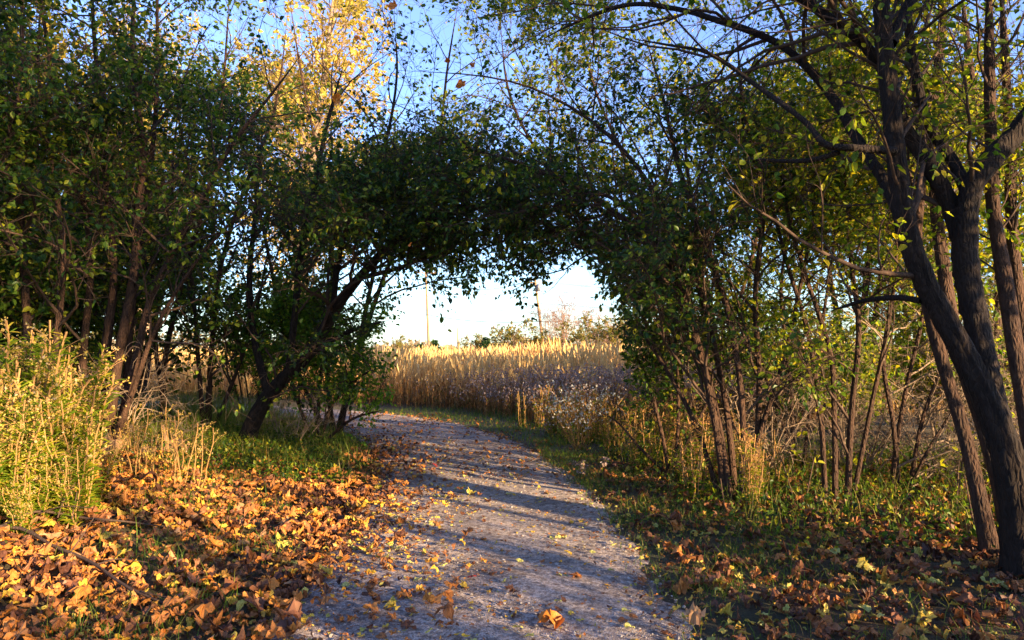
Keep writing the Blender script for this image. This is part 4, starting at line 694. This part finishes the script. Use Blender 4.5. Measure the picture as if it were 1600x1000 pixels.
def place(o, X, Y, sc, rz): o.location = (X, Y, float(surf(X, Y)[0])-.02); o.rotation_euler = (U(-.08, .08), U(-.08, .08), rz); o.scale = (sc,)*3
X, Y = U(-5.9, -2.9, 400), U(5.4, 8.2, 400); px_, _ = seen(np.stack([X, Y, 0*X+.5], 1)); k = (px_ > -60) & (px_ < 138+14*rng.normal(size=400)); X, Y = X[k][:78], Y[k][:78]
for i, (a, b) in enumerate(zip(X, Y)): o = protos[i] if i < 4 else copy_tree(protos[i % 4]); place(o, a, b, U(.6, 1.3)*(1.12 if a < -4.0 else .8), U(0, 6.28)); o.rotation_euler[0] += U(-.18, .18); o.rotation_euler[1] += U(-.18, .18)
pr2 = [weed_proto(.8, 5, 40, .08, G_BUCK, G_GROD, False), weed_proto(.9, 6, 26, .10, G_WEED, G_FORB, True)]
for q, l, gname in zip(pr2, ['dull green weed at the edge between right verge and bushes', 'straw topped weed at the edge between right verge and bushes'], ['green weeds along the right verge', 'straw weeds along the right verge']): q['label'] = l; q['group'] = gname; q.name = 'verge_weed'
Y = U(7.0, 15, 300); X = np.interp(Y, CL[:, 0], CL[:, 1])+U(2.1, 3.4, 300); 
for i in range(60): o = pr2[i] if i < 2 else copy_tree(pr2[i % 2]); place(o, X[i], Y[i], U(.6, 1.15), U(0, 6.28))
# tall dry grass stalks left
pr3 = weed_proto(1.0, 3, 8, .08, G_GRASS, G_GROD, True, .08); pr3.name = 'dry_stalk'; pr3['label'] = 'thin straw coloured dry stalk standing before the broken log'; pr3['group'] = 'dry stalks before the log'
for i in range(10): o = pr3 if i == 0 else copy_tree(pr3); X, Y = gpt(U(170, 330), U(700, 770)); place(o, X, Y, U(.6, 1.), U(0, 6.28))
# saplings with large yellow leaves
for x, y, h, lab in [(1262, 792, .75, 'sapling with big yellow green leaves before the straight stems'), (1285, 770, .6, 'smaller sapling with big yellow leaves right beside the straight stems'), (1150, 800, .5, 'low sapling with yellow leaves at the foot of the arching tree'), (1495, 800, .7, 'sapling with sunlit yellow leaves left of the largest trunk'), (1535, 830, .65, 'sapling with yellow leaves close against the largest trunk'), (150, 560, 1., '')]:
    if not lab: continue
    X, Y = gpt(x, y); free_tree('sapling', lab, 'sapling', (X, Y), h, .006, leaf_mat('sapling leaf', [(0, (.12, .18, .012)), (1, (.40, .36, .02))], .5, .45, .3), B_TWIG, 'yellow leaved saplings', ns=2, spread=.25, part='stem', sides=4, n1=7, l1=.3, n2=8, l2=.15, n3=12, l3=.1, nl=2, size=.075, t0=.3, up=.3)
# white asters
def aster(x, y, d, h, n, lab, flm, cat='flowering plant', nm='aster'):
    root = thing(nm, lab, cat, (at(x, y, d)[0], d, float(surf(at(x, y, d)[0], d)[0]))); sm, lm_, fm = MB(), MB(), MB()
    for _ in range(n):
        p, r = free_stem(h*U(.7, 1.05), .004, spread=U(.3, .8), K=8, wig=.1); tubes(sm, p[None], np.maximum(r, .002)[None], 3)
        b, rb = grow(p[None], r[None], 7, h*.35, .4, 1, (25, 55), .4, K=4, rmin=.0015); tubes(sm, b, rb, 3); m = 30; i = rng.integers(0, 7, m); j = rng.integers(1, 4, m)
        P = b[i, j]+rng.normal(size=(m, 3))*.012; leaves(fm, P, nrm(rng.normal(size=(m, 3))), nrm(rng.normal(size=(m, 3))+[0, -.5, .6]), U(.024, .05, m), 'diamond'); m = 24; i = rng.integers(0, 8, m); leaves(lm_, p[i], nrm(rng.normal(size=(m, 3))), nrm(rng.normal(size=(m, 3))), U(.03, .06, m), 'lance')
    sm.build('stalk', G_FORB, root); lm_.build('foliage', G_WEED, root); fm.build('blossom', flm, root)
aster(905, 700, 11.6, 1.0, 26, 'white flowering aster clump at the verge under the arch', G_WHITE); aster(945, 690, 12.4, 1.0, 12, 'taller paler aster clump behind the white one beside the dark bush', G_FLUFF)
aster(922, 752, 9.2, .32, 4, 'small pinkish seed headed plant low at the verge', G_FLUFF, 'plant', 'seed_plant')
aster(868, 690, 13, .7, 8, 'thin fluffy plant at the field corner left of the white asters', G_FLUFF, 'plant', 'seed_plant')

# ------------------------------------------------------------------ wood on the ground
def fallen_branch(pts, twigs, lab, name='fallen_branch'):
    root = None; z = None
    def P(q): X, Y = gpt(q[0], q[1]); p = np.array([X, Y, float(surf(X, Y)[0])+q[2]]); return p
    c = resample(np.array([[*P(q), q[3]] for q in pts]), 20); m_ = MB(); tubes(m_, c[None, :, :3], c[None, :, 3], 7, .5, .08, True); root = m_.build(name, B_TWIG, None, True); tag(root, lab, 'branch')
    for tw in twigs:
        b = P(tw[0]); t = np.array([b+np.array(v) for v in tw[1]]); c = resample(np.hstack([np.vstack([b, t]), np.linspace(.006, .0025, len(t)+1)[:, None]]), 10); m_ = MB(); tubes(m_, c[None, :, :3], c[None, :, 3], 5); m_.build('twig', B_TWIG, root, True)
fallen_branch([(-40, 850, .02, .012), (30, 828, .10, .012), (65, 824, .13, .011), (130, 832, .12, .010), (200, 834, .10, .008), (265, 835, .06, .004)], [((90, 830, .11), [(.03, .02, .12), (.10, .05, .26)]), ((112, 832, .11), [(.01, .03, .15), (.02, .05, .32)]), ((150, 832, .11), [(-.03, -.05, -.02), (-.06, -.25, -.03)]), ((60, 826, .12), [(.2, -.02, .06), (.45, -.05, .05)])], 'thin dark branch lying level across the leaf bank under the weeds')
fallen_branch([(-60, 835, .06, .014), (30, 845, .10, .014), (80, 868, .08, .013), (140, 895, .08, .012), (200, 935, .07, .010), (250, 955, .06, .008), (310, 985, .04, .004)], [((150, 900, .08), [(.12, .06, .02), (.32, .05, .0)]), ((220, 940, .07), [(.05, -.06, .01), (.22, -.12, .0)]), ((110, 880, .08), [(.03, .1, .1), (.05, .2, .2)])], 'thicker dark branch slanting down across the near leaf bank')
def log(x, y, length, rad, lab, rz, up):
    X, Y = gpt(x, y); t = np.linspace(-.5, .5, 12); d = np.array([math.cos(rz)*math.cos(up), math.sin(rz)*math.cos(up), math.sin(up)]); P = np.array([X, Y, float(surf(X, Y)[0])+rad*.7])+d*length*t[:, None]; P[:, 2] += .03*np.sin(t*7)
    m_ = MB(); tubes(m_, P[None], (rad*(1+.15*np.sin(t*9))*np.where(np.abs(t) > .45, .8, 1))[None], 12, .5, .16, True); o = m_.build('rotten_log', M_WOOD); tag(o, lab, 'log')
    m_ = MB(); q = np.stack([P[6], P[6]+[-.02, 0, .16], P[6]+[-.07, .02, .3]]); tubes(m_, q[None], np.array([[rad*.45, rad*.3, .012]]), 8, .5, .1, True); m_.build('stub', M_WOOD, o)
log(258, 712, .55, .095, 'broken sunlit brown log with a stub lying before the dry grass', .25, .12); log(165, 716, .5, .13, 'squat sunlit log end at the foot of the dark stems', 1.2, .3)
m_ = MB(); X, Y = gpt(1040, 842); a = np.linspace(0, 4.4, 24); P = np.stack([X-.10+.16*np.cos(a), Y+.05*np.sin(a*2), float(surf(X, Y)[0])+.10+.13*np.sin(a-.2)*np.exp(-a*.12)], 1); tubes(m_, P[None], np.full((1, 24), .006), 6, .5, .05, True); tag(m_.build('curled_vine', B_DARK, None, True), 'dark curled dead vine loop on the right grass verge', 'vine')
